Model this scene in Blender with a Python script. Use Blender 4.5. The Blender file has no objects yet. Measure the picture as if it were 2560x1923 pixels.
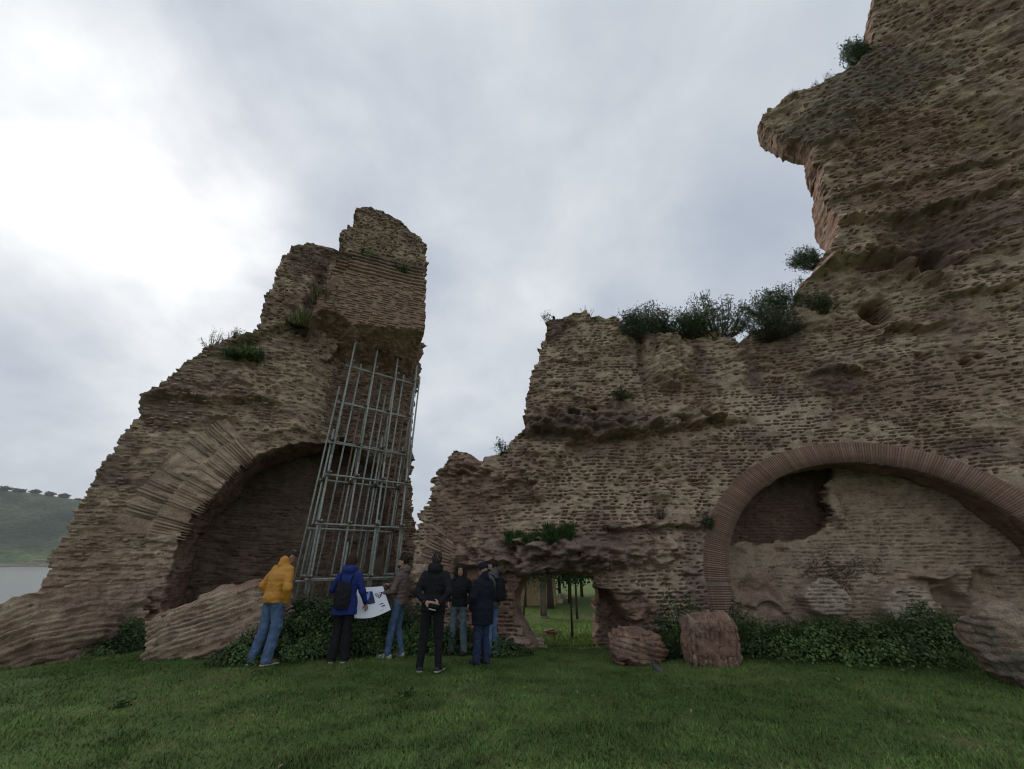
import bpy, bmesh, math, random
import numpy as np
from concurrent.futures import ThreadPoolExecutor
from mathutils import Vector, Matrix

random.seed(7)
RNG = np.random.default_rng(11)
SC = bpy.context.scene
COL = SC.collection

# ------------------------------------------------------------------ camera
CAM_H, FPX, HORIZON = 1.60, 1000.0, 1408.0
PITCH = math.atan((HORIZON - 961.5) / FPX)
CT, ST = math.cos(PITCH), math.sin(PITCH)
cam = bpy.data.cameras.new('camera')
cam.sensor_width = 36.0
cam.lens = 36.0 * FPX / 2560.0
cam.clip_start, cam.clip_end = 0.1, 6000.0
cam_o = bpy.data.objects.new('camera', cam)
cam_o.location = (0, 0, CAM_H)
cam_o.rotation_euler = (math.pi / 2 + PITCH, 0, 0)
COL.objects.link(cam_o)
SC.camera = cam_o

# ------------------------------------------------------------------ sky and sun (overcast, the sun veiled at the left)
SUN_AZ, SUN_EL = math.radians(-50), math.radians(37)
SUN_DIR = Vector((math.sin(SUN_AZ) * math.cos(SUN_EL), math.cos(SUN_AZ) * math.cos(SUN_EL), math.sin(SUN_EL)))
world = bpy.data.worlds.new('World')
SC.world = world
world.use_nodes = True
wn, wl = world.node_tree.nodes, world.node_tree.links
wn.clear()


def N(nodes, kind, **kw):
    n = nodes.new(kind)
    for k, v in kw.items():
        setattr(n, k, v)
    return n


def build_world():
    out = N(wn, 'ShaderNodeOutputWorld')
    bg = N(wn, 'ShaderNodeBackground')
    wl.new(bg.outputs[0], out.inputs[0])
    sky = N(wn, 'ShaderNodeTexSky', sky_type='NISHITA', sun_disc=False)
    sky.sun_elevation, sky.sun_rotation = SUN_EL, SUN_AZ
    sky.air_density, sky.dust_density = 1.0, 2.0
    skys = N(wn, 'ShaderNodeVectorMath', operation='SCALE')
    wl.new(sky.outputs[0], skys.inputs[0])
    skys.inputs['Scale'].default_value = 0.08
    tc = N(wn, 'ShaderNodeTexCoord')
    nrm = N(wn, 'ShaderNodeVectorMath', operation='NORMALIZE')
    wl.new(tc.outputs['Generated'], nrm.inputs[0])
    sep = N(wn, 'ShaderNodeSeparateXYZ')
    wl.new(nrm.outputs[0], sep.inputs[0])

    def M(op, a, b=None, c=None):
        n = N(wn, 'ShaderNodeMath', operation=op)
        for i, x in enumerate((a, b, c)):
            if x is None:
                continue
            if isinstance(x, (int, float)):
                n.inputs[i].default_value = x
            else:
                wl.new(x, n.inputs[i])
        return n.outputs[0]
    den = M('ADD', M('MAXIMUM', sep.outputs[2], 0.0), 0.48)
    comb = N(wn, 'ShaderNodeCombineXYZ')
    wl.new(M('DIVIDE', sep.outputs[0], den), comb.inputs[0])
    wl.new(M('DIVIDE', sep.outputs[1], den), comb.inputs[1])

    def noise(scale, detail, rough, off, dist=0.0):
        mp = N(wn, 'ShaderNodeMapping')
        mp.inputs['Location'].default_value = off
        wl.new(comb.outputs[0], mp.inputs[0])
        n = N(wn, 'ShaderNodeTexNoise')
        n.inputs['Scale'].default_value = scale
        n.inputs['Detail'].default_value = detail
        n.inputs['Roughness'].default_value = rough
        n.inputs['Distortion'].default_value = dist
        wl.new(mp.outputs[0], n.inputs['Vector'])
        return n.outputs['Fac']
    n1 = noise(1.5, 6.0, 0.50, (3.1, 1.7, 0.0), 0.1)
    n2 = noise(3.4, 7.0, 0.55, (-1.3, 4.2, 2.0), 0.2)
    cl = M('ADD', M('MULTIPLY', n1, 0.55), M('MULTIPLY', n2, 0.45))
    dot = N(wn, 'ShaderNodeVectorMath', operation='DOT_PRODUCT')
    wl.new(nrm.outputs[0], dot.inputs[0])
    dot.inputs[1].default_value = SUN_DIR
    d = M('MAXIMUM', dot.outputs['Value'], 0.0)
    glow = M('ADD', M('MULTIPLY', M('POWER', d, 30.0), 0.10), M('MULTIPLY', M('POWER', d, 8.0), 0.05))
    gmod = M('MULTIPLY', glow, M('ADD', M('MULTIPLY', cl, 10.0), -4.0))
    ramp = N(wn, 'ShaderNodeValToRGB')
    cr = ramp.color_ramp
    cr.elements[0].position, cr.elements[0].color = 0.30, (0.34, 0.385, 0.465, 1)
    cr.elements[1].position, cr.elements[1].color = 0.70, (0.71, 0.735, 0.75, 1)
    e = cr.elements.new(0.45); e.color = (0.435, 0.477, 0.535, 1)
    e = cr.elements.new(0.57); e.color = (0.555, 0.588, 0.62, 1)
    wl.new(cl, ramp.inputs[0])
    gl = N(wn, 'ShaderNodeCombineXYZ')
    for i, k in enumerate((1.0, 0.98, 0.95)):
        wl.new(M('MULTIPLY', gmod, k), gl.inputs[i])
    add = N(wn, 'ShaderNodeVectorMath', operation='ADD')
    wl.new(ramp.outputs[0], add.inputs[0])
    wl.new(gl.outputs[0], add.inputs[1])
    mix = N(wn, 'ShaderNodeMix', data_type='RGBA')
    mix.inputs[0].default_value = 0.94
    wl.new(skys.outputs[0], mix.inputs[6])
    wl.new(add.outputs[0], mix.inputs[7])
    wl.new(mix.outputs[2], bg.inputs[0])
    bg.inputs[1].default_value = 1.0


build_world()
sun = bpy.data.lights.new('sun', 'SUN')
sun.energy, sun.angle, sun.color = 1.3, math.radians(25), (1.0, 0.96, 0.90)
sun_o = bpy.data.objects.new('sun', sun)
sun_o.rotation_euler = SUN_DIR.to_track_quat('Z', 'Y').to_euler()
COL.objects.link(sun_o)
SC.view_settings.view_transform = 'Standard'
SC.view_settings.look = 'None'
SC.view_settings.exposure = 0.34
SC.view_settings.gamma = 1.0
SC.cycles.filter_width = 1.15
SC.cycles.use_denoising = True
SC.cycles.use_adaptive_sampling = True
SC.cycles.adaptive_threshold = 0.02
SC.cycles.max_bounces = 6
SC.cycles.diffuse_bounces = 3
SC.cycles.transparent_max_bounces = 8


# ------------------------------------------------------------------ where a picture point lies in the place
def ray(px, py):
    u, v = (px - 1280.0) / FPX, (961.5 - py) / FPX
    return np.array([u, CT - v * ST, ST + v * CT])


def at_depth(px, py, Y):
    d = ray(px, py)
    t = Y / d[1]
    return np.array([d[0] * t, Y, CAM_H + d[2] * t])


def ground_z(x, y):
    x, y = np.asarray(x, float), np.asarray(y, float)
    sm = lambda a, b, v: (lambda t: t * t * (3 - 2 * t))(np.clip((v - a) / (b - a), 0, 1))
    z = -0.30 * sm(9.8, 12.5, y) - 0.35 * sm(12, 17, y) - 0.75 * sm(16, 27, y)
    left = sm(-8.5, -15, x - 0.25 * (y - 9)) * sm(7.5, 13, y)
    z = z - 5.6 * left - 1.2 * sm(-12, -30, x)
    z = z - 2.5 * sm(45, 90, y)
    z = z + 0.10 * np.sin(x * 0.55 + 1.0) * sm(1, 6, y) * np.sin(y * 0.5) * (1 - sm(11, 14, y))
    return z


def on_ground(px, py, it=25):
    d = ray(px, py)
    z = 0.0
    for _ in range(it):
        t = (z - CAM_H) / d[2]
        z = 0.5 * z + 0.5 * float(ground_z(d[0] * t, d[1] * t))
    return np.array([d[0] * t, d[1] * t, z])


# ------------------------------------------------------------------ numpy noise
_P = RNG.permutation(4096).astype(np.int64)
_ANG = RNG.random(65536) * 2 * np.pi
_GX, _GY = np.cos(_ANG).astype(np.float32), np.sin(_ANG).astype(np.float32)
_g3 = RNG.normal(size=(4096, 3)); _g3 /= np.linalg.norm(_g3, axis=1)[:, None]
_G3 = _g3.astype(np.float32)
POOL = ThreadPoolExecutor(4)


def _perlin_block(x, y):
    xf, yf = np.floor(x), np.floor(y)
    xi, yi = xf.astype(np.int32), yf.astype(np.int32)
    fx, fy = x - xf, y - yf
    u, v = fx * fx * fx * (fx * (fx * 6 - 15) + 10), fy * fy * fy * (fy * (fy * 6 - 15) + 10)
    x0, x1, y0, y1 = (xi & 255) << 8, ((xi + 1) & 255) << 8, yi & 255, (yi + 1) & 255
    h = x0 | y0
    a = _GX.take(h) * fx + _GY.take(h) * fy
    h = x1 | y0
    b = _GX.take(h) * (fx - 1) + _GY.take(h) * fy
    a += (b - a) * u
    h = x0 | y1
    c = _GX.take(h) * fx + _GY.take(h) * (fy - 1)
    h = x1 | y1
    b = _GX.take(h) * (fx - 1) + _GY.take(h) * (fy - 1)
    c += (b - c) * u
    a += (c - a) * v
    return a * np.float32(1.5)


def perlin(x, y, seed=0):
    x, y = np.broadcast_arrays(np.asarray(x, np.float32) + np.float32(seed * 17.31), np.asarray(y, np.float32) + np.float32(seed * 9.77))
    sh = x.shape
    x, y = x.ravel(), y.ravel()
    if x.size < 40000:
        return _perlin_block(x, y).reshape(sh)
    out = np.empty(x.size, np.float32)
    st = 24000

    def job(i):
        out[i:i + st] = _perlin_block(x[i:i + st], y[i:i + st])
    list(POOL.map(job, range(0, x.size, st)))
    return out.reshape(sh)


def fbm(x, y, oct=4, seed=0, gain=0.5):
    r, a, t = 0.0, 1.0, 0.0
    for o in range(oct):
        r = r + a * perlin(x * 2.03 ** o, y * 2.03 ** o, seed + o * 3)
        t += a
        a *= gain
    return r / t


def perlin3(p, seed=0):
    p = np.asarray(p, np.float32) + seed * 13.7
    i = np.floor(p).astype(np.int64)
    f = p - i
    w = f * f * f * (f * (f * 6 - 15) + 10)
    out = 0.0
    for dx in (0, 1):
        for dy in (0, 1):
            for dz in (0, 1):
                h = _P[(_P[(_P[(i[..., 0] + dx) & 4095] + i[..., 1] + dy) & 4095] + i[..., 2] + dz) & 4095]
                g = _G3[h]
                d = g[..., 0] * (f[..., 0] - dx) + g[..., 1] * (f[..., 1] - dy) + g[..., 2] * (f[..., 2] - dz)
                out = out + d * (w[..., 0] if dx else 1 - w[..., 0]) * (w[..., 1] if dy else 1 - w[..., 1]) * (w[..., 2] if dz else 1 - w[..., 2])
    return 1.5 * out


def fbm3(p, oct=3, seed=0):
    r, a, t = 0.0, 1.0, 0.0
    for o in range(oct):
        r = r + a * perlin3(p * 2.03 ** o, seed + o)
        t += a
        a *= 0.5
    return r / t


def hsh(i, j, seed=0):
    i, j = np.atleast_1d(np.asarray(i, np.int64)), np.asarray(j, np.int64)
    sc_ = np.ndim(j) == 0 and i.size == 1
    x = (i * 374761393 + j * 668265263 + seed * 974711) & 0xffffffff
    x = ((x ^ (x >> 13)) * 1274126177) & 0xffffffff
    x = ((x ^ (x >> 16)) * 2246822519) & 0xffffffff
    r = ((x ^ (x >> 15)) & 0xffffff) / float(0x1000000)
    return float(r[0]) if sc_ and r.ndim == 1 else r


def sstep(a, b, v):
    t = np.clip((v - a) / (b - a), 0, 1)
    return t * t * (3 - 2 * t)


def in_poly(px, py, poly):
    inside = np.zeros(px.shape, bool)
    n = len(poly)
    for i in range(n):
        x1, y1 = poly[i]
        x2, y2 = poly[(i + 1) % n]
        if y1 == y2:
            continue
        c = (y1 > py) != (y2 > py)
        inside ^= c & (px < (x2 - x1) * (py - y1) / (y2 - y1) + x1)
    return inside


def poly_dist(px, py, pts):
    d = np.full(px.shape, 1e9)
    pr = np.zeros(px.shape)
    for i in range(len(pts) - 1):
        (x1, y1), (x2, y2) = pts[i], pts[i + 1]
        dx, dy = x2 - x1, y2 - y1
        t = np.clip(((px - x1) * dx + (py - y1) * dy) / (dx * dx + dy * dy + 1e-9), 0, 1)
        dd = np.hypot(px - x1 - t * dx, py - y1 - t * dy)
        sgn = py - (y1 + t * dy)
        m = dd < d
        d = np.where(m, dd, d)
        pr = np.where(m, sgn, pr)
    return d, pr


# ------------------------------------------------------------------ mesh and object helpers
def mesh_np(name, co, faces, colors=None, smooth=False, mats=(), mi=None):
    """co (n,3); faces: int array (m,4) or (m,3), or a list of such arrays"""
    if not isinstance(faces, (list, tuple)):
        faces = [faces]
    me = bpy.data.meshes.new(name)
    nv = len(co)
    tot = sum(f.shape[0] for f in faces)
    loops = sum(f.size for f in faces)
    me.vertices.add(nv)
    me.vertices.foreach_set('co', np.ascontiguousarray(co, np.float32).ravel())
    me.loops.add(loops)
    me.polygons.add(tot)
    me.loops.foreach_set('vertex_index', np.concatenate([f.ravel() for f in faces]).astype(np.int32))
    starts, o = [], 0
    for f in faces:
        starts.append(o + np.arange(f.shape[0]) * f.shape[1])
        o += f.size
    me.polygons.foreach_set('loop_start', np.concatenate(starts).astype(np.int32))
    if mi is not None:
        me.polygons.foreach_set('material_index', np.asarray(mi, np.int32))
    if smooth:
        me.polygons.foreach_set('use_smooth', np.ones(tot, bool))
    me.update(calc_edges=True)
    if colors is not None:
        a = me.color_attributes.new('Col', 'FLOAT_COLOR', 'POINT')
        c = np.ones((nv, 4), np.float32)
        c[:, :3] = colors
        a.data.foreach_set('color', c.ravel())
    for m in mats:
        me.materials.append(m)
    return me


def put(name, me, parent=None):
    o = bpy.data.objects.new(name, me)
    COL.objects.link(o)
    if parent is not None:
        o.parent = parent
    return o


def tag(o, label=None, cat=None, group=None, kind=None):
    if label: o['label'] = label
    if cat: o['category'] = cat
    if group: o['group'] = group
    if kind: o['kind'] = kind
    return o


def empty(name, loc, rz=0.0):
    o = bpy.data.objects.new(name, None)
    o.location = loc
    o.rotation_euler = (0, 0, rz)
    o.empty_display_size = 0.2
    COL.objects.link(o)
    return o


BOXF = np.array([[0, 1, 3, 2], [4, 6, 7, 5], [0, 4, 5, 1], [2, 3, 7, 6], [0, 2, 6, 4], [1, 5, 7, 3]])


def boxes_mesh(name, corners, colors, mat):
    """corners (n,8,3) indexed by (x,y,z) bits: idx = 4*x+2*y+z"""
    n = len(corners)
    f = (BOXF[None] + 8 * np.arange(n)[:, None, None]).reshape(-1, 4)
    return mesh_np(name, corners.reshape(-1, 3), f, np.repeat(colors, 8, axis=0), mats=(mat,))


def tube(p, r, seg=8, cap=True):
    """polyline tube -> verts, quads"""
    p = np.asarray(p, float)
    r = np.broadcast_to(np.asarray(r, float), (len(p),))
    V = []
    for i in range(len(p)):
        t = p[min(i + 1, len(p) - 1)] - p[max(i - 1, 0)]
        t = t / (np.linalg.norm(t) + 1e-9)
        a = np.array([0, 0, 1.0]) if abs(t[2]) < 0.9 else np.array([1.0, 0, 0])
        u = np.cross(t, a); u /= np.linalg.norm(u)
        w = np.cross(t, u)
        an = np.arange(seg) / seg * 2 * np.pi
        V.append(p[i] + r[i] * (np.cos(an)[:, None] * u + np.sin(an)[:, None] * w))
    V = np.concatenate(V)
    F = []
    for i in range(len(p) - 1):
        for k in range(seg):
            F.append((i * seg + k, i * seg + (k + 1) % seg, (i + 1) * seg + (k + 1) % seg, (i + 1) * seg + k))
    if cap:
        n0, e = len(V), len(p) - 1
        V = np.concatenate([V, p[:1], p[-1:]])
        for k in range(0, seg, 2):
            F.append((n0, (k + 2) % seg, k + 1, k))
            F.append((n0 + 1, e * seg + k, e * seg + k + 1, e * seg + (k + 2) % seg))
    return V, np.array(F)


class MB:
    """collects vertices and quads for one mesh"""
    def __init__(s): s.v, s.f, s.n, s.c = [], [], 0, []

    def add(s, V, F, c=None):
        s.v.append(np.asarray(V, float)); s.f.append(np.asarray(F) + s.n)
        s.c.append(np.broadcast_to(np.asarray(c if c is not None else (1, 1, 1), float), (len(V), 3)))
        s.n += len(V)
        return s

    def box(s, c, d, R=None, col=None):
        c, d = np.asarray(c, float), np.asarray(d, float) / 2
        P = np.array([[x, y, z] for x in (-1, 1) for y in (-1, 1) for z in (-1, 1)]) * d
        if R is not None: P = P @ np.asarray(R).T
        return s.add(P + c, BOXF, col)

    def tube(s, p, r, seg=8, c=None):
        V, F = tube(p, r, seg)
        return s.add(V, F, c)

    def build(s, name, mat, parent=None, smooth=False):
        me = mesh_np(name, np.concatenate(s.v), np.concatenate(s.f), np.concatenate(s.c), smooth, (mat,))
        return put(name, me, parent)


# ------------------------------------------------------------------ materials
MATS = {}


def mat_attr(name, rough=0.9, noise=(9.0, 0.35), fine=(55.0, 0.25), bump=0.25, bscale=60.0, spec=0.25, bdist=0.02):
    """base colour from the mesh's own colour attribute, broken up by grain; fine relief as bump"""
    m = bpy.data.materials.new(name)
    m.use_nodes = True
    nt = m.node_tree
    b = nt.nodes['Principled BSDF']
    b.inputs['Roughness'].default_value = rough
    b.inputs['Specular IOR Level'].default_value = spec
    at = N(nt.nodes, 'ShaderNodeAttribute', attribute_name='Col')
    tc = N(nt.nodes, 'ShaderNodeTexCoord')
    last = at.outputs['Color']
    for sc, amt in (noise, fine):
        n = N(nt.nodes, 'ShaderNodeTexNoise')
        n.inputs['Scale'].default_value = sc
        n.inputs['Detail'].default_value = 5.0
        n.inputs['Roughness'].default_value = 0.6
        nt.links.new(tc.outputs['Object'], n.inputs['Vector'])
        mr = N(nt.nodes, 'ShaderNodeMapRange')
        mr.inputs[1].default_value, mr.inputs[2].default_value = 0.28, 0.72
        mr.inputs[3].default_value, mr.inputs[4].default_value = 1 - amt, 1 + amt
        nt.links.new(n.outputs['Fac'], mr.inputs[0])
        mul = N(nt.nodes, 'ShaderNodeVectorMath', operation='SCALE')
        nt.links.new(last, mul.inputs[0])
        nt.links.new(mr.outputs[0], mul.inputs['Scale'])
        last = mul.outputs[0]
    nt.links.new(last, b.inputs['Base Color'])
    if bump > 0:
        n = N(nt.nodes, 'ShaderNodeTexNoise')
        n.inputs['Scale'].default_value = bscale
        n.inputs['Detail'].default_value = 4.0
        nt.links.new(tc.outputs['Object'], n.inputs['Vector'])
        bp = N(nt.nodes, 'ShaderNodeBump')
        bp.inputs['Strength'].default_value = bump
        bp.inputs['Distance'].default_value = bdist
        nt.links.new(n.outputs['Fac'], bp.inputs['Height'])
        nt.links.new(bp.outputs[0], b.inputs['Normal'])
    MATS[name] = m
    return m


def mat_plain(name, col, rough=0.7, metal=0.0, spec=0.4, var=0.15, sc=20.0, bump=0.0):
    m = bpy.data.materials.new(name)
    m.use_nodes = True
    nt = m.node_tree
    b = nt.nodes['Principled BSDF']
    b.inputs['Roughness'].default_value = rough
    b.inputs['Metallic'].default_value = metal
    b.inputs['Specular IOR Level'].default_value = spec
    tc = N(nt.nodes, 'ShaderNodeTexCoord')
    n = N(nt.nodes, 'ShaderNodeTexNoise')
    n.inputs['Scale'].default_value = sc
    n.inputs['Detail'].default_value = 4.0
    nt.links.new(tc.outputs['Object'], n.inputs['Vector'])
    rp = N(nt.nodes, 'ShaderNodeValToRGB')
    rp.color_ramp.elements[0].position, rp.color_ramp.elements[1].position = 0.3, 0.7
    c = np.array(col)
    rp.color_ramp.elements[0].color = (*(c * (1 - var)), 1)
    rp.color_ramp.elements[1].color = (*np.minimum(c * (1 + var), 1), 1)
    nt.links.new(n.outputs['Fac'], rp.inputs[0])
    nt.links.new(rp.outputs[0], b.inputs['Base Color'])
    if bump:
        bp = N(nt.nodes, 'ShaderNodeBump')
        bp.inputs['Strength'].default_value = bump
        bp.inputs['Distance'].default_value = 0.01
        nt.links.new(n.outputs['Fac'], bp.inputs['Height'])
        nt.links.new(bp.outputs[0], b.inputs['Normal'])
    MATS[name] = m
    return m


M_STONE = mat_attr('weathered_masonry', 0.95, (5.0, 0.30), (38.0, 0.34), 0.9, 45.0, 0.15, 0.03)
M_BRICK = mat_attr('old_brick', 0.93, (14.0, 0.25), (70.0, 0.25), 0.4, 70.0, 0.15, 0.015)
M_LEAF = mat_attr('leaves', 0.6, (6.0, 0.25), (30.0, 0.15), 0.0, 1, 0.3)
M_GRASS = mat_attr('grass_blades', 0.7, (1.2, 0.25), (9.0, 0.15), 0.0, 1, 0.2)
M_LAWN = mat_attr('lawn_soil', 0.95, (3.0, 0.3), (40.0, 0.35), 0.5, 60.0, 0.1)
M_BARK = mat_attr('bark', 0.95, (12.0, 0.3), (50.0, 0.3), 0.5, 40.0, 0.1)


# ------------------------------------------------------------------ masonry: a wall surface laid along a plan line, with its own relief
class Plan:
    def __init__(s, pts, lean=None):
        p = np.asarray(pts, float)
        q = np.concatenate([2 * p[:1] - p[1:2], p, 2 * p[-1:] - p[-2:-1]])
        out = []
        for i in range(1, len(q) - 2):
            t = np.linspace(0, 1, 60, endpoint=False)[:, None]
            a, b, c, d = q[i - 1], q[i], q[i + 1], q[i + 2]
            out.append(0.5 * (2 * b + (c - a) * t + (2 * a - 5 * b + 4 * c - d) * t ** 2 + (3 * b - a - 3 * c + d) * t ** 3))
        out.append(p[-1:])
        s.p = np.concatenate(out)
        seg = np.linalg.norm(np.diff(s.p, axis=0), axis=1)
        s.s = np.concatenate([[0], np.cumsum(seg)])
        t = np.gradient(s.p, axis=0)
        t /= np.linalg.norm(t, axis=1)[:, None]
        s.t = t
        s.n = np.stack([t[:, 1], -t[:, 0]], 1)
        flip = np.sum(s.n * s.p, axis=1) > 0
        s.n[flip] *= -1
        s.lean = lean or (lambda z: 0 * z)

    def xy(s, S, D=0.0, Z=None):
        x, y = np.interp(S, s.s, s.p[:, 0]), np.interp(S, s.s, s.p[:, 1])
        nx, ny = np.interp(S, s.s, s.n[:, 0]), np.interp(S, s.s, s.n[:, 1])
        d = D + (s.lean(Z) if Z is not None else 0.0)
        return x + nx * d, y + ny * d

    def P(s, S, Z, D=0.0):
        x, y = s.xy(S, D, Z)
        return np.stack([x, y, np.broadcast_to(Z, np.shape(x))], -1)

    def normal(s, S):
        return np.interp(S, s.s, s.n[:, 0]), np.interp(S, s.s, s.n[:, 1])

    def hit(s, px, py):
        d = ray(px, py)
        z = 3.0
        for _ in range(6):
            P = s.p + s.n * s.lean(np.float64(z))
            c = d[0] * P[:, 1] - d[1] * P[:, 0]
            k = np.where(np.sign(c[:-1]) != np.sign(c[1:]))[0]
            if len(k) == 0:
                i = int(np.argmin(np.abs(c)))
                i = min(i, len(c) - 2)
                f = 0.0
            else:
                i = k[0]
                f = c[i] / (c[i] - c[i + 1])
            q = P[i] + f * (P[i + 1] - P[i])
            t = q[1] / d[1]
            z = CAM_H + d[2] * t
        return s.s[i] + f * (s.s[i + 1] - s.s[i]), z

    def off(s, d):
        q = Plan([(0, 1), (1, 1)])
        q.p = s.p - s.n * d
        seg = np.linalg.norm(np.diff(q.p, axis=0), axis=1)
        q.s = np.concatenate([[0], np.cumsum(seg)])
        q.t, q.n, q.lean = s.t, s.n, s.lean
        return q


TAN = np.array((0.465, 0.354, 0.258)); BROWN = np.array((0.304, 0.211, 0.156)); DARK = np.array((0.155, 0.116, 0.098))
RED = np.array((0.232, 0.138, 0.102)); MOSS = np.array((0.150, 0.145, 0.070)); PURP = np.array((0.205, 0.145, 0.128))
PALE = np.array((0.48, 0.41, 0.32)); BRK = np.array((0.22, 0.128, 0.093)); PINK = np.array((0.265, 0.180, 0.136)); GREYB = np.array((0.18, 0.160, 0.128))


def lerp(a, b, t):
    return a + (b - a) * np.asarray(t)[..., None]


class Sheet:
    def __init__(s, plan, outline, ch=0.086, bl=0.185, ds=0.03, rows=4, seed=1, holes=(), jag=1.0):
        s.plan, s.ch, s.bl, s.seed = plan, ch, bl, seed
        s.poly = np.array([plan.hit(*q) for q in outline])
        s.holes = [np.array([plan.hit(*q) for q in h]) if not isinstance(h, np.ndarray) else h for h in holes]
        dz = ch / rows
        s0, s1 = s.poly[:, 0].min() - 0.3, s.poly[:, 0].max() + 0.3
        z0, z1 = s.poly[:, 1].min() - 0.3, s.poly[:, 1].max() + 0.3
        s0, s1 = max(s0, plan.s[0]), min(s1, plan.s[-1])
        s.sv = np.arange(s0, s1, ds)
        s.zv = np.arange(math.floor(z0 / ch) * ch, z1, dz)
        s.S, s.Z = np.meshgrid(s.sv, s.zv)
        S, Z = s.S, s.Z
        # courses run a little wavy
        s.zw = Z + 0.06 * perlin(S * 0.45, Z * 0.45, seed) + 0.024 * perlin(S * 1.7, Z * 1.7, seed + 5) + 0.008 * perlin(S * 6, Z * 3, seed + 7)
        s.k = np.floor(s.zw / ch).astype(np.int64)
        fz = s.zw / ch - s.k
        L = bl * (0.75 + 0.5 * hsh(s.k, 7, seed))
        u = (S + 10 + hsh(s.k, 3, seed) * bl) / L
        s.i = np.floor(u).astype(np.int64)
        fs = u - s.i
        h1, h2, h3, h4 = (hsh(s.k, s.i, seed + 20 + q) for q in range(4))
        s.slot = (fz > 0.26 + 0.2 * h1) & (fz < 0.86 - 0.2 * h2) & (fs > 0.06 + 0.22 * h3) & (fs < 0.94 - 0.22 * h4)
        s.r1, s.r2 = hsh(s.k, s.i, seed + 30), hsh(s.k, s.i, seed + 31)
        w1 = (hsh(s.k, 0, seed + 40) - 0.5) * 0.11 * jag + 0.16 * jag * fbm(S * 1.3, Z * 1.3, 3, seed + 2) + 0.06 * jag * perlin(S * 6, Z * 6, seed + 3)
        w2 = 0.16 * jag * fbm(S * 1.4 + 9, Z * 1.4, 3, seed + 4) + 0.05 * jag * perlin(S * 5, Z * 5 + 7, seed + 6)
        s.mask = in_poly(S + w1, Z + w2, s.poly)
        for h in s.holes:
            s.mask &= ~in_poly(S + 0.5 * w1, Z + 0.5 * w2, h)
        s.D = 0.17 * fbm(S * 0.6, Z * 0.6, 3, seed + 8) + 0.045 * fbm(S * 3.1, Z * 3.1, 3, seed + 9)
        s.D += 0.022 * perlin(S * 1.3, s.k * 7.31, seed + 10) + 0.012 * perlin(S * 4.0, s.k * 3.77, seed + 11)
        s.D += 0.016 * perlin(S * 9.1, Z * 9.1, seed + 61) + 0.011 * perlin(S * 14.3, Z * 19.0, seed + 62)
        pit = np.clip(fbm(S * 1.6, Z * 2.6, 4, seed + 12) - 0.20, 0, 1)
        s.D -= 0.36 * pit
        bmp = np.clip(fbm(S * 1.3 + 40, Z * 2.2, 4, seed + 13) - 0.24, 0, 1)
        s.D += 0.34 * bmp
        s.rn = fbm(S * 2.2, Z * 2.2, 4, seed + 50)
        s.ln = 0.27 * fbm(S * 1.6, Z * 0.3, 4, seed + 51) + 0.05 * perlin(S * 7, s.k * 1.7, seed + 54)
        s.en = 0.3 * fbm(S, Z * 2, 3, seed + 52)
        s.rough = fbm(S * 3.2, Z * 4.6, 4, seed + 55)
        # how strongly single bricks show here, recessed (0..1) or standing proud (0..1)
        s.sa = np.clip(0.75 + 1.4 * fbm(S * 0.55, Z * 0.8, 3, seed + 14), 0.0, 1.0)
        s.pr = np.clip(0.0 + 1.6 * fbm(S * 0.5 + 31, Z * 0.7, 3, seed + 15) - 0.25, 0, 1)
        a, b = fbm(S * 0.5, Z * 0.7, 4, seed + 16), fbm(S * 1.1 + 5, Z * 2.4, 4, seed + 17)
        c = lerp(TAN, BROWN, sstep(-0.25, 0.35, a + 0.5 * b))
        c = lerp(c, PURP, sstep(0.12, 0.4, fbm(S * 0.8, Z * 1.1 + 3, 4, seed + 18)) * 0.6)
        c = lerp(c, DARK, sstep(0.16, 0.42, fbm(S * 1.0 + 8, Z * 1.6, 5, seed + 19)) * 0.55)
        c = lerp(c, MOSS, sstep(0.22, 0.5, fbm(S * 0.7 + 4, Z * 0.9 + 14, 4, seed + 21)) * 0.15)
        s.c = c

    # -- features given by picture position
    def loc(s, px, py):
        a, z = s.plan.hit(px, py)
        a2, z2 = s.plan.hit(px + 8, py)
        a3, z3 = s.plan.hit(px, py + 8)
        return a, z, abs(a2 - a) / 8, abs(z3 - z) / 8

    def _r(s, px, py, rx, ry, rag):
        a, z, ks, kz = s.loc(px, py)
        return np.hypot((s.S - a) / (rx * ks), (s.Z - z) / (ry * kz)) + rag * s.rn

    def blob(s, px, py, rx, ry, d, edge=0.5, rag=0.5):
        s.D += d * (1 - sstep(1 - edge, 1.0, s._r(px, py, rx, ry, rag)))
        return s

    def crag(s, px, py, rx, ry, amp):
        w = 1 - sstep(0.45, 1.05, s._r(px, py, rx, ry, 0.5))
        s.D += amp * w * (s.rough + 0.5 * s.rn)
        s.sa = s.sa * (1 - 0.5 * w)
        return s

    def pts(s, p):
        return [s.plan.hit(*q) for q in p]

    def ledge(s, line, up, down, d, cut=0.0, rag=1.0):
        """a shelf that swells out towards a line and breaks back sharply under it (sizes in metres)"""
        P = s.pts(line)
        xs, zs = np.array([q[0] for q in P]), np.array([q[1] for q in P])
        o = np.argsort(xs)
        xs, zs = xs[o], zs[o]
        zl = np.interp(s.S, xs, zs) + rag * s.ln
        end = sstep(xs[0] - 0.15, xs[0] + 0.3, s.S + s.en) * (1 - sstep(xs[-1] - 0.3, xs[-1] + 0.15, s.S - s.en))
        y = s.Z - zl
        prof = np.where(y > 0, 1 - sstep(0, up, y), 1 - sstep(0, down, -y))
        s.D += d * prof * end * (1 + 0.9 * s.rough)
        if cut:
            s.D -= cut * end * np.where(y < 0, sstep(0, down, -y) * (1 - sstep(down, down * 5, -y)), 0)
        return s

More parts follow.
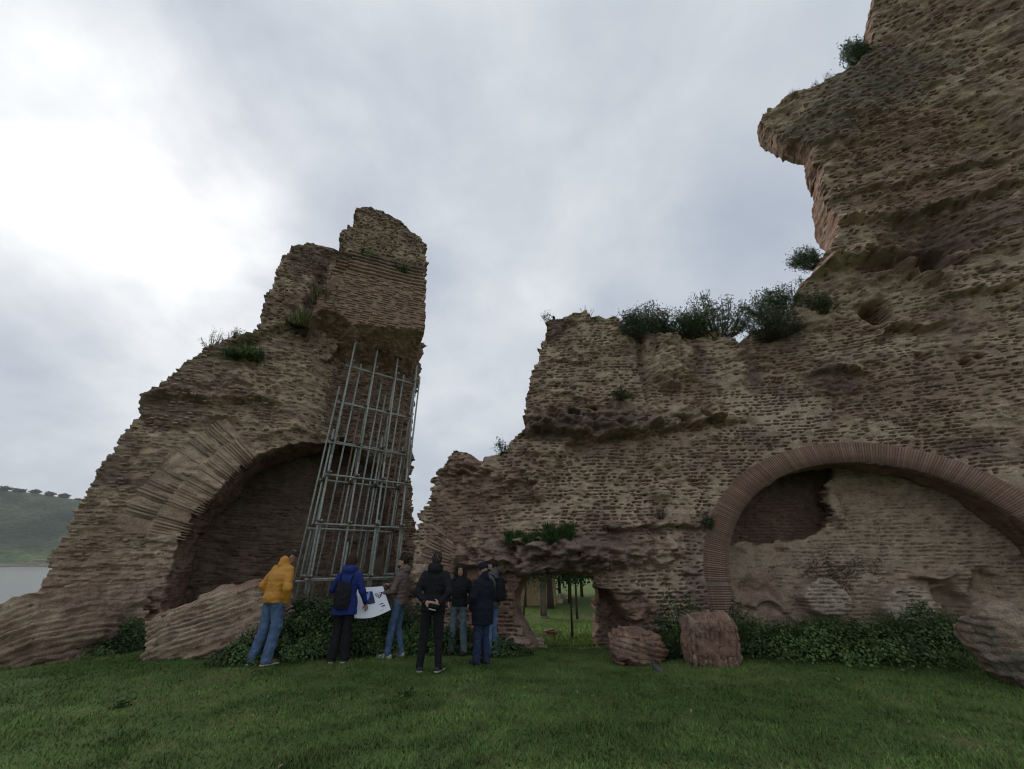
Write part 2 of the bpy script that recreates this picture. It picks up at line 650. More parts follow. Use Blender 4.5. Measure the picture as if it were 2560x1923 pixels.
    def area(s, poly, d=0.0, soft=0.05, rag=0.10):
        P = np.array(s.pts(poly))
        w = rag * s.rn
        return in_poly(s.S + w, s.Z + w * 0.8 + (hsh(s.k, 1, 5) - 0.5) * rag * 0.4, P)

    def tint(s, px, py, rx, ry, col, amt=0.7, rag=0.7):
        s.c = lerp(s.c, np.array(col), amt * (1 - sstep(0.5, 1.05, s._r(px, py, rx, ry, rag))))
        return s

    def style(s, px, py, rx, ry, sa=None, pr=None):
        w = 1 - sstep(0.6, 1.0, s._r(px, py, rx, ry, 0.4))
        if sa is not None: s.sa = s.sa + (sa - s.sa) * w
        if pr is not None: s.pr = s.pr + (pr - s.pr) * w
        return s

    # -- turn it into meshes
    def build(s, parent, T=1.5, name='masonry', slot_depth=0.10, brick_skip=0.26, steps=14, brick_cols=(BRK, BROWN, DARK), mat=None, rim_amp=0.14, tf=None, proud=0.05, rec=0.03):
        S, Z, mask = s.S, s.Z, s.mask
        has = s.r1 > brick_skip
        isproud = s.r2 < s.pr
        sl = s.slot & has & ~isproud & (s.r2 * 0.6 + 0.2 < s.sa + 0.25)
        depth = slot_depth * (0.45 + 0.75 * hsh(s.k, s.i, s.seed + 33)) * np.clip(s.sa + 0.25, 0, 1)
        D = s.D - np.where(sl, depth, 0.0)
        pb = s.slot & has & isproud
        D = D - np.where(isproud & ~s.slot, 0.02, 0.0)
        jit = 0.25
        Sj = S + (hsh(np.arange(S.size), 1, s.seed).reshape(S.shape) - 0.5) * jit * (s.sv[1] - s.sv[0])
        co = s.plan.P(Sj, Z, D)
        cm = mask[:-1, :-1] & mask[1:, :-1] & mask[:-1, 1:] & mask[1:, 1:]
        nz, ns = S.shape
        vid = np.arange(nz * ns).reshape(nz, ns)
        q = np.stack([vid[:-1, :-1], vid[:-1, 1:], vid[1:, 1:], vid[1:, :-1]], -1)[cm]
        # boundary edges -> rim going back through the thickness of the wall
        cp = np.zeros((nz + 1, ns + 1), bool)
        cp[1:-1, 1:-1] = cm
        E = []
        h_lo = cp[:-1, 1:-1] != cp[1:, 1:-1]           # horizontal edges between cell rows
        r, c = np.where(h_lo)
        up_in = cp[1:, 1:-1][r, c]
        a, b = vid[r, c], vid[r, c + 1]
        E.append(np.where(up_in[:, None], np.stack([b, a], 1), np.stack([a, b], 1)))
        v_lo = cp[1:-1, :-1] != cp[1:-1, 1:]
        r, c = np.where(v_lo)
        right_in = cp[1:-1, 1:][r, c]
        a, b = vid[r, c], vid[r + 1, c]
        E.append(np.where(right_in[:, None], np.stack([a, b], 1), np.stack([b, a], 1)))
        E = np.concatenate(E)
        bv = np.unique(E)
        used = np.unique(np.concatenate([q.ravel(), bv]))
        remap = np.full(nz * ns, -1)
        remap[used] = np.arange(len(used))
        V = co.reshape(-1, 3)[used]
        C = s.c.reshape(-1, 3)[used]
        # slots take the colour of the brick that sits deep in them
        hb = hsh(s.k, s.i, s.seed + 34).reshape(-1)[used]
        bc = lerp(brick_cols[0], brick_cols[1], hb)
        C = np.where(sl.reshape(-1)[used][:, None], bc * 0.9, C)
        faces = [remap[q]]
        n0 = len(V)
        f = mask.astype(float)
        for _ in range(44):
            f[1:-1, 1:-1] = (f[1:-1, 1:-1] * 2 + f[:-2, 1:-1] + f[2:, 1:-1] + f[1:-1, :-2] + f[1:-1, 2:]) / 6
        gz, gs = np.gradient(f)
        gz, gs = -gz.ravel()[bv], -gs.ravel()[bv]
        gl = np.hypot(gz * 1.0 / (s.zv[1] - s.zv[0]), gs / (s.sv[1] - s.sv[0])) + 1e-6
        sm_o = np.clip((f.ravel()[bv] - 0.5) / gl, -0.16, 0.16)
        gl = np.hypot(gz, gs) + 1e-6
        gz, gs = gz / gl, gs / gl
        bS, bZ = S.ravel()[bv], Z.ravel()[bv]
        nx, ny = s.plan.normal(bS)
        nrm = np.stack([nx, ny, 0 * nx], 1)
        tx, ty = np.interp(bS, s.plan.s, s.plan.t[:, 0]), np.interp(bS, s.plan.s, s.plan.t[:, 1])
        outw = np.stack([tx * gs, ty * gs, gz], 1)
        base = co.reshape(-1, 3)[bv]
        kk = s.k.ravel()[bv]
        ts = T * (np.linspace(0, 1, steps + 1)[1:] ** 1.15)
        bidx = {}
        pos_of = np.full(nz * ns, -1)
        pos_of[bv] = np.arange(len(bv))
        prev = remap[bv]
        rings = []
        tv = np.ones(len(bv)) if tf is None else tf(bS, bZ)
        for j, t in enumerate(ts):
            P = base - nrm * (t * tv)[:, None]
            o = (rim_amp * fbm3(P * 1.4, 3, s.seed) + 0.05 * fbm3(P * 4.5, 3, s.seed + 7)) * min(1, t / 0.25) - 0.16 * (t / T) ** 3 + (hsh(kk, np.floor(t / 0.21 + hsh(kk, 9, 1)).astype(np.int64), s.seed) - 0.5) * 0.025 + sm_o * min(1, t / 0.35)
            P = P + outw * o[:, None]
            V = np.concatenate([V, P])
            cc = lerp(BROWN, RED, sstep(-0.2, 0.3, fbm3(P * 1.3, 3, s.seed + 3)))
            cc = lerp(cc, DARK, sstep(0.0, 0.4, fbm3(P * np.array([2.0, 2.0, 5.0]), 3, s.seed + 4)) * 0.8)
            C = np.concatenate([C, cc])
            cur = n0 + j * len(bv) + np.arange(len(bv))
            e0, e1 = pos_of[E[:, 0]], pos_of[E[:, 1]]
            faces.append(np.stack([prev[e0], prev[e1], cur[e1], cur[e0]], 1))
            prev = cur
        # plain back of the wall
        st = 8
        bm_ = f[::st, ::st] > 0.985
        cb = bm_[:-1, :-1] & bm_[1:, :-1] & bm_[:-1, 1:] & bm_[1:, 1:]
        Sb, Zb = S[::st, ::st], Z[::st, ::st]
        Pb = s.plan.P(Sb, Zb, -T * (1.0 if tf is None else tf(Sb, Zb)) + 0.02 + 0.1 * fbm(Sb, Zb, 3, 3)).reshape(-1, 3)
        vb = np.arange(Sb.size).reshape(Sb.shape) + len(V)
        qb = np.stack([vb[:-1, :-1], vb[1:, :-1], vb[1:, 1:], vb[:-1, 1:]], -1)[cb]
        V = np.concatenate([V, Pb]); C = np.concatenate([C, np.tile(BROWN, (len(Pb), 1))])
        if len(qb): faces.append(qb)
        o = put(name, mesh_np(name, V, faces, C, False, (mat or M_STONE,)), parent)
        # single bricks
        sel = (sl | pb) & mask & cm_pad(cm)
        code = (s.k * 100000 + s.i)[sel]
        if len(code) == 0:
            return o
        u, inv = np.unique(code, return_inverse=True)
        cnt = np.bincount(inv)
        ms, mz, md = (np.bincount(inv, w[sel]) / cnt for w in (S, Z, s.D))
        big = np.array([0.0]); cell = (s.sv[1] - s.sv[0]) * (s.zv[1] - s.zv[0])
        lo, hi = np.full(len(u), 1e9), np.full(len(u), -1e9)
        np.minimum.at(lo, inv, S[sel]); np.maximum.at(hi, inv, S[sel])
        lz, hz = np.full(len(u), 1e9), np.full(len(u), -1e9)
        np.minimum.at(lz, inv, Z[sel]); np.maximum.at(hz, inv, Z[sel])
        ok = (hi - lo > 0.05)
        isp = np.bincount(inv, pb[sel]) / cnt > 0.5
        rr = hsh(u, 5, s.seed)
        front = np.where(isp, md + 0.012 + proud * rr, md - rec - 0.05 * rr)
        back = md - 0.15
        k0, i0 = u // 100000, u % 100000
        col = lerp(lerp(brick_cols[0], brick_cols[1], hsh(k0, i0, 60)), brick_cols[2], (hsh(k0, i0, 61) > 0.72) * 0.7)
        g = []
        for ax in (0, 1):
            for dp in (0, 1):
                for zz in (0, 1):
                    jj = (hsh(u, ax * 4 + dp * 2 + zz, 70) - 0.5)
                    ss = np.where(ax == 0, lo - 0.012, hi + 0.012) + jj * 0.02
                    zq = np.where(zz == 0, lz - 0.008, hz + 0.008) + (hsh(u, ax * 2 + zz, 71) - 0.5) * 0.012
                    dd = np.where(dp == 0, front + jj * 0.022, back)
                    g.append(s.plan.P(ss, zq, dd))
        corners = np.stack(g, 1)[ok]
        s.bricks = (corners, col[ok], ((hi - lo) * (hz - lz) * (1 + 3 * isp))[ok])
        return o


def cm_pad(cm):
    r = np.zeros((cm.shape[0] + 1, cm.shape[1] + 1), bool)
    r[:-1, :-1] = cm
    return r


def visible(P):
    """inside the picture"""
    d = P - np.array([0, 0, CAM_H])
    yc = d[:, 1] * CT + d[:, 2] * ST
    zc = -d[:, 1] * ST + d[:, 2] * CT
    px, py = 1280 + FPX * d[:, 0] / yc, 961.5 - FPX * zc / yc
    return (px > 5) & (px < 2555) & (py > 5) & (py < 1918), FPX / yc


def lay_bricks(sheets, parent, limit=290, name='brick'):
    """the bricks that show largest are parts of their own, the rest one part"""
    cs, cl, sz = (np.concatenate([q.bricks[i] for q in sheets]) for i in range(3))
    vis, sc = visible(cs.mean(1))
    score = sz * sc ** 2 * vis * hsh(np.arange(len(sz)), 3, 9) ** 0.15
    order = np.argsort(-score)
    n = 0
    for i in order[:limit]:
        ctr = cs[i].mean(0)
        me = boxes_mesh(name, (cs[i] - ctr)[None], cl[i][None], M_BRICK)
        b = put(name, me, parent)
        b.location = ctr
    rest = order[limit:]
    o = put('brick_courses', boxes_mesh('brick_courses', cs[rest], cl[rest], M_BRICK), parent)
    tag(o, kind='stuff')


def voussoirs(plan, parent, sc, zc, r0, r1, a0, a1, thick, joint, front, back, cols, seed, jag=0.02, name='voussoir', gap_p=0.0, ex=1.0):
    n = int(abs(a1 - a0) * (r0 + r1) / 2 * (1 + ex) / 2 / (thick + joint))
    for i in range(n):
        if hsh(i, 1, seed) < gap_p: continue
        a = a0 + (a1 - a0) * (i + 0.5) / n
        ha, hb, hc = hsh(i, 2, seed), hsh(i, 3, seed), hsh(i, 4, seed)
        f = front + (ha - 0.5) * 2 * jag
        q0, q1 = r0 - (hb - 0.5) * jag * 1.5, r1 + (hc - 0.5) * jag * 3
        w0 = thick / (r0 + r1) * (0.7 + 0.5 * ha)
        g = []
        for x in (-1, 1):
            for dp in (f, back):
                for rr in (q0, q1):
                    aa = a + x * w0 * (0.97 + 0.06 * hsh(i, x + 5, seed))
                    g.append(plan.P(np.float64(sc + ex * rr * math.cos(aa)), np.float64(zc + rr * math.sin(aa)), np.float64(dp + (hsh(i, int(x * 2 + (rr > r0 + .01)), seed + 1) - 0.5) * jag * 0.8)))
        c8 = np.array(g)
        ctr = c8.mean(0)
        col = lerp(lerp(cols[0], cols[1], hsh(i, 6, seed)), cols[2], float(hsh(i, 7, seed) > 0.8) * 0.6)
        b = put(name, boxes_mesh(name, (c8 - ctr)[None], np.asarray(col)[None], M_BRICK), parent)
        b.location = ctr


def fit_circle(P):
    P = np.asarray(P)
    A = np.column_stack([2 * P, np.ones(len(P))])
    x, *_ = np.linalg.lstsq(A, (P ** 2).sum(1), rcond=None)
    return x[0], x[1], math.sqrt(x[2] + x[0] ** 2 + x[1] ** 2)


def fit_ellipse(P):
    P = np.asarray(P)
    s, z = P[:, 0], P[:, 1]
    k, c, d, e = np.linalg.lstsq(np.column_stack([z * z, s, z, np.ones(len(s))]), -s * s, rcond=None)[0]
    sc, zc = -c / 2, -d / (2 * k)
    A2 = sc * sc + k * zc * zc - e
    return sc, zc, math.sqrt(A2 / k), math.sqrt(k)


# ------------------------------------------------------------------ the wide wall at the right: niche arch, doorway, broken top
def build_right_wall():
    root = empty('arched_ruin', (4.6, 10.3, 0.0))
    tag(root, 'huge broken brick wall with a wide restored arch and a low doorway', 'ruin')
    root_inv = Matrix.Translation((-4.6, -10.3, 0))
    plan = Plan([(-3.0, 11.7), (-2.2, 11.2), (0, 10.5), (2.5, 10.15), (5, 10.25), (7.5, 9.95), (10, 9.15), (13, 7.95), (16, 6.4), (19, 4.6)],
                lean=lambda z: 0.11 * np.clip(np.asarray(z) - 7, 0, 40))
    intr = [(1826, 1450), (1822, 1400), (1839, 1311), (1868, 1256), (1911, 1218), (1974, 1185), (2058, 1162), (2121, 1155), (2184, 1160), (2256, 1168), (2300, 1180), (2374, 1206), (2479, 1256), (2521, 1284), (2560, 1307)]
    ip = [plan.hit(*q) for q in intr]
    sc, zc, r, ex = fit_ellipse(ip)
    rad = lambda q: math.hypot((q[0] - sc) / ex, q[1] - zc)
    extr = [plan.hit(*q) for q in [(1763, 1400), (1784, 1286), (1826, 1218), (1890, 1160), (1974, 1126), (2079, 1103), (2163, 1105), (2248, 1115), (2353, 1138), (2479, 1193), (2560, 1244)]]
    r2 = float(np.mean([rad(q) for q in extr]))
    print('ARCH', sc, zc, r, ex, r2, [round(rad(q) - r, 2) for q in ip], [round(rad(q) - r2, 2) for q in extr])
    an = np.linspace(-0.02, math.pi + 0.02, 60)
    ar = np.array([(sc + ex * r * math.cos(a), zc + r * math.sin(a)) for a in an] + [(sc - ex * r, -1.2), (sc + ex * r, -1.2)])
    out = [(1025, 1720), (1030, 1450), (1034, 1330), (1048, 1290), (1075, 1250), (1070, 1235), (1085, 1190), (1095, 1175), (1110, 1172), (1118, 1140), (1135, 1125), (1152, 1127), (1170, 1132), (1210, 1147), (1240, 1142), (1270, 1120),
           (1282, 1090), (1302, 1075), (1307, 1030), (1317, 990), (1324, 935), (1347, 890), (1344, 870), (1362, 845), (1364, 797), (1372, 790), (1430, 786), (1442, 776), (1470, 776), (1482, 786), (1550, 796), (1600, 830), (1640, 842),
           (1720, 832), (1800, 830), (1850, 855), (1890, 825), (1940, 795), (1990, 768), (2000, 720), (2020, 690), (2050, 650), (2082, 612), (2098, 580), (2084, 540), (2064, 480), (2044, 420), (2026, 366), (2000, 350), (1955, 344), (1920, 330), (1906, 298),
           (1922, 268), (1948, 250), (1985, 232), (2050, 208), (2100, 178), (2150, 150), (2192, 92), (2178, 40), (2190, -10), (2230, -160), (2330, -260), (2750, -260), (2750, 1720)]
    door = [(1284, 1482), (1304, 1450), (1340, 1434), (1420, 1432), (1480, 1438), (1496, 1458), (1496, 1540), (1502, 1760), (1336, 1760), (1340, 1640), (1326, 1602), (1306, 1570), (1290, 1540)]
    W = Sheet(plan, out, seed=3, ds=0.038, holes=(door, ar))
    S, Z = W.S, W.Z
    # rubble bands, shelves, hollows and lumps
    W.ledge([(1300, 1085), (1400, 1075), (1480, 1095), (1560, 1088), (1640, 1080)], 1.0, 0.10, 0.38, 0.08)
    W.ledge([(1640, 1075), (1740, 1060), (1830, 1050), (1885, 1045)], 0.7, 0.07, 0.36, 0.10)
    W.ledge([(1130, 1400), (1262, 1425), (1340, 1430), (1500, 1420), (1600, 1400), (1700, 1395)], 0.95, 0.12, 0.30, 0.0)
    W.ledge([(1262, 1352), (1330, 1352), (1430, 1350), (1520, 1375)], 0.10, 0.9, 0.22, 0.0, 0.6)
    W.ledge([(1500, 1320), (1600, 1316), (1700, 1318), (1764, 1322)], 0.45, 0.04, 0.20, 0.14, 0.6)
    W.ledge([(1240, 1215), (1300, 1210), (1355, 1195)], 0.6, 0.06, 0.16, 0.06)
    W.ledge([(1110, 1175), (1180, 1185), (1225, 1170)], 0.5, 0.06, 0.22, 0.08)
    W.ledge([(1370, 905), (1430, 905), (1480, 895)], 0.35, 0.05, 0.10, 0.05)
    W.ledge([(1360, 1000), (1420, 985), (1480, 1000)], 0.2, 0.05, 0.10, 0.04)
    W.blob(1370, 1150, 70, 26, -0.16).blob(1440, 1120, 45, 22, -0.28).blob(1345, 1235, 30, 22, 0.22).blob(1330, 1160, 40, 25, 0.10)
    W.blob(1680, 900, 62, 70, 0.26, 0.3, 0.6).blob(1650, 1150, 50, 26, 0.14).blob(1650, 1225, 40, 30, 0.16).blob(1800, 1160, 26, 20, -0.12)
    W.blob(1604, 900, 12, 130, -0.22, 0.4, 0.25).blob(1470, 850, 80, 50, 0.12).blob(1375, 860, 25, 40, -0.18)
    W.blob(1437, 1035, 18, 10, -0.35, 0.4, 0.5).blob(1480, 1022, 16, 8, -0.3, 0.4, 0.5).blob(1695, 1050, 30, 14, -0.3, 0.4, 0.5)
    W.blob(1545, 1240, 120, 60, -0.08).blob(1480, 1380, 120, 26, 0.18)
    for q in ((1480, 1045, 260, 62, 0.26), (1400, 1385, 330, 62, 0.26), (1760, 1040, 140, 48, 0.24), (1180, 1190, 110, 70, 0.24), (2080, 950, 130, 62, 0.26), (1690, 890, 85, 85, 0.26), (1345, 1180, 90, 75, 0.24), (1620, 1180, 80, 60, 0.16), (2250, 700, 220, 60, 0.2), (1400, 820, 60, 40, 0.2), (1560, 1530, 90, 60, 0.2), (1870, 920, 40, 80, 0.2)):
        W.crag(*q)
    # right: hollows under the broken spur
    W.blob(2310, 640, 115, 60, -1.5, 0.75, 0.45).blob(2330, 590, 215, 80, -0.6, 0.95, 0.35)
    W.blob(2190, 778, 52, 36, -0.95, 0.6, 0.35).blob(2300, 892, 26, 16, -0.25, 0.6, 0.3).blob(2420, 905, 20, 12, -0.22, 0.6, 0.3).blob(2450, 890, 16, 9, -0.2, 0.6, 0.3)
    W.ledge([(2030, 688), (2090, 655), (2160, 645), (2230, 655), (2300, 690), (2355, 720)], 0.22, 0.30, 0.50, 0.0, 0.5)
    W.ledge([(2195, 850), (2215, 825), (2260, 815), (2320, 812), (2380, 800)], 0.30, 0.07, 0.20, 0.16, 0.5)
    W.ledge([(2350, 750), (2420, 735), (2480, 735), (2560, 690)], 0.5, 0.08, 0.18, 0.08)
    W.ledge([(2030, 930), (2100, 925), (2165, 940)], 0.5, 0.08, 0.24, 0.05)
    W.ledge([(2090, 560), (2200, 545), (2400, 500), (2560, 450)], 0.5, 0.10, 0.16, 0.12)
    W.ledge([(2060, 500), (2200, 470), (2400, 420), (2560, 370)], 0.35, 0.08, 0.10, 0.06)
    W.blob(2100, 300, 150, 90, 0.18).blob(2460, 330, 110, 110, -0.18, 0.3, 0.25).blob(2050, 800, 60, 40, 0.14)
    tri = W.area([(1498, 1470), (1530, 1478), (1578, 1556), (1606, 1700), (1498, 1700)], rag=0.08)
    W.D = np.where(tri, W.D - 0.85, W.D)
    W.blob(1230, 1600, 60, 40, 0.12, 0.6, 0.4).blob(1560, 1470, 60, 20, 0.16)
    # the bays round the niche: neat patch of small slots left above the arch
    neat = W.area([(1810, 990), (1850, 955), (2080, 985), (2085, 1100), (1960, 1110), (1860, 1170), (1800, 1230), (1770, 1180), (1800, 1100)], rag=0.2)
    W.sa = np.where(neat, 1.0, W.sa); W.pr = np.where(neat, 0.0, W.pr)
    W.D = np.where(neat, 0.35 * W.D, W.D)
    rr = np.hypot((S - sc) / ex, Z - zc)
    ring = (rr < r2 + 0.02) & (Z > zc - 0.1) | ((np.abs(S - sc) / ex < r2 + 0.02) & (Z <= zc - 0.1))
    near = 1 - sstep(r2, r2 + 0.5, rr)
    W.D = W.D * (1 - 0.7 * near)
    W.D = np.where(ring, 0.014, W.D); W.sa = np.where(ring, -1, W.sa); W.pr = np.where(ring, -1, W.pr)
    W.c = np.where(ring[..., None], np.array((0.23, 0.175, 0.14)), W.c)
    # colour patches on the masonry, darker over rubble bands and the big hollow
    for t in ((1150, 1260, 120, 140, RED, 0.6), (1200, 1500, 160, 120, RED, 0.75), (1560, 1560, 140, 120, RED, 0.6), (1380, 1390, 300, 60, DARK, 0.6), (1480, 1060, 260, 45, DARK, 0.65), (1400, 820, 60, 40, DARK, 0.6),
              (2250, 350, 300, 120, RED, 0.60), (2350, 480, 260, 60, RED, 0.5), (2420, 560, 240, 100, PURP, 0.5), (2480, 330, 90, 90, (0.30, 0.235, 0.15), 0.85), (2350, 620, 120, 70, DARK, 0.5), (2200, 200, 260, 110, GREYB, 0.7), (2050, 330, 120, 70, GREYB, 0.6),
              (2280, 960, 300, 90, BROWN, 0.6), (1660, 1180, 150, 110, TAN, 0.6), (1480, 900, 120, 80, TAN, 0.5), (1980, 1040, 120, 60, PALE, 0.45), (1470, 1200, 140, 70, TAN, 0.5),
              (2080, 950, 70, 50, PURP, 0.7), (1880, 930, 30, 70, DARK, 0.6), (1740, 1480, 40, 160, PURP, 0.7), (1540, 790, 120, 30, MOSS, 0.4)):
        W.tint(*t)
    W.style(2250, 350, 330, 250, 0.25, 0.45).style(2150, 480, 250, 120, 0.2, 0.5).style(1480, 1390, 320, 60, 0.15, 0.3).style(1480, 1060, 250, 40, 0.15, 0.25).style(1480, 1200, 260, 110, 1.0, 0.0).style(1480, 930, 150, 100, 0.95, 0.05).style(2480, 330, 100, 100, 0.0, 0.0).style(1150, 1330, 110, 160, 0.35, 0.75)
    rw_ = sstep(plan.hit(1900, 900)[0], plan.hit(2100, 900)[0], S) * ~neat
    W.sa = W.sa * (1 - 0.3 * rw_)
    bk0, bk1 = plan.hit(2055, 450)[1], plan.hit(2030, 372)[1]
    hi_ = sstep(7.5, 9.5, Z + 0.8 * fbm(S * 0.5, Z * 0.5, 3, 91)) * sstep(7.5, 10.0, S)
    W.D += hi_ * (0.05 * perlin(S * 0.7, W.zw * 3.6, 92) + 0.045 * perlin(S * 1.3, W.k * 3.3, 93) + 0.05 * W.rough)
    W.sa = W.sa * (1 - 0.35 * hi_); W.pr = np.clip(W.pr + 0.3 * hi_, -1, 1)
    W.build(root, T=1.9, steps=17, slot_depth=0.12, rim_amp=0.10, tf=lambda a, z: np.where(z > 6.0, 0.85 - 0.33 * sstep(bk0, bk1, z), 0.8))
    # slanting voussoir stub at the far left end of the wall
    a, z = plan.hit(1255, 1440)
    voussoirs(plan, root, a, z, 1.15, 1.75, 2.05, 3.0, 0.05, 0.018, 0.0, -0.2, (BROWN, BROWN * 1.2, RED), 5, 0.02, gap_p=0.1)
    voussoirs(plan, root, a, z, 1.78, 2.3, 2.1, 2.95, 0.05, 0.02, -0.03, -0.2, (BROWN, BROWN * 1.2, DARK), 6, 0.02, gap_p=0.2)
    # the restored brick ring
    voussoirs(plan, root, sc, zc, r + 0.005, r2, 0.02, math.pi - 0.02, 0.036, 0.013, 0.035, -0.35, (np.array((0.275, 0.172, 0.126)), np.array((0.235, 0.143, 0.106)), np.array((0.31, 0.215, 0.168))), 8, 0.006, ex=ex)
    nleg = 0 if zc < -0.9 else int((zc + 0.9) / 0.05)
    for i in range(nleg):
        z0 = zc - 0.02 - i * 0.05
        c8 = np.array([plan.P(np.float64(x), np.float64(zz), np.float64(d)) for x in (sc - ex * r2, sc - ex * r - 0.005) for d in (0.03 + 0.012 * hsh(i, 3, 1), -0.35) for zz in (z0 - 0.037, z0)])
        ctr = c8.mean(0)
        col = lerp(np.array((0.255, 0.168, 0.125)), np.array((0.215, 0.138, 0.104)), float(hsh(i, 2, 2)))
        put('voussoir', boxes_mesh('voussoir', (c8 - ctr)[None], np.asarray(col)[None], M_BRICK), root).location = ctr
    # broken infill standing inside the niche, and the neat brick wall deeper in
    p2 = plan.off(1.05)
    I = Sheet(p2, [(1790, 1720), (1800, 1375), (1839, 1357), (1974, 1353), (2020, 1338), (2072, 1315), (2066, 1290), (2053, 1262), (2056, 1214), (2080, 1185), (2100, 1080), (2780, 1000), (2780, 1720)], seed=17, ds=0.05)
    I.D *= 0.55
    I.blob(2050, 1490, 68, 50, 0.42, 0.14, 0.3).blob(2262, 1520, 84, 62, 0.45, 0.12, 0.3).blob(2400, 1560, 70, 120, -0.45, 0.4, 0.3).blob(2480, 1480, 60, 60, -0.3)
    I.ledge([(2280, 1448), (2340, 1448), (2400, 1425)], 0.20, 0.05, 0.28, 0.10, 0.5).blob(2080, 1270, 24, 50, 0.25, 0.4, 0.4).blob(1900, 1500, 60, 60, -0.15).ledge([(1850, 1520), (1930, 1500), (1980, 1540)], 0.25, 0.05, 0.14, 0.05)
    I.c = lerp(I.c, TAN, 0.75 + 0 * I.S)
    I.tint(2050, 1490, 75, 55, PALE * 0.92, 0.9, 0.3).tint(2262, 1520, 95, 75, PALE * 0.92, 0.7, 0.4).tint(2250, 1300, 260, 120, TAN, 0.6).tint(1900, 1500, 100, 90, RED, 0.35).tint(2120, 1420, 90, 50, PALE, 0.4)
    I.sa *= 0.7; I.pr *= 0.7
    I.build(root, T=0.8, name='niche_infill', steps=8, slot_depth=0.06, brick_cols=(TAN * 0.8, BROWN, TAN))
    p3 = plan.off(1.6)
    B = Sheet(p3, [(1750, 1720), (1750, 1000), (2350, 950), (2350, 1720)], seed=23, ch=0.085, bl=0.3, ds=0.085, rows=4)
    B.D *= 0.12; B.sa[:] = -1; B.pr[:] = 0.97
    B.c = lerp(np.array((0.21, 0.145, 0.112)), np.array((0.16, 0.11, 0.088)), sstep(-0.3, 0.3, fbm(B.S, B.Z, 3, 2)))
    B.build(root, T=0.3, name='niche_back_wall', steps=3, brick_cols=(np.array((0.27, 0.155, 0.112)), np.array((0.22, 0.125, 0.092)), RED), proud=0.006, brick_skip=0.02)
    lay_bricks([W, I, B], root)
    for o in root.children:
        o.matrix_parent_inverse = root_inv
    return root, plan, W


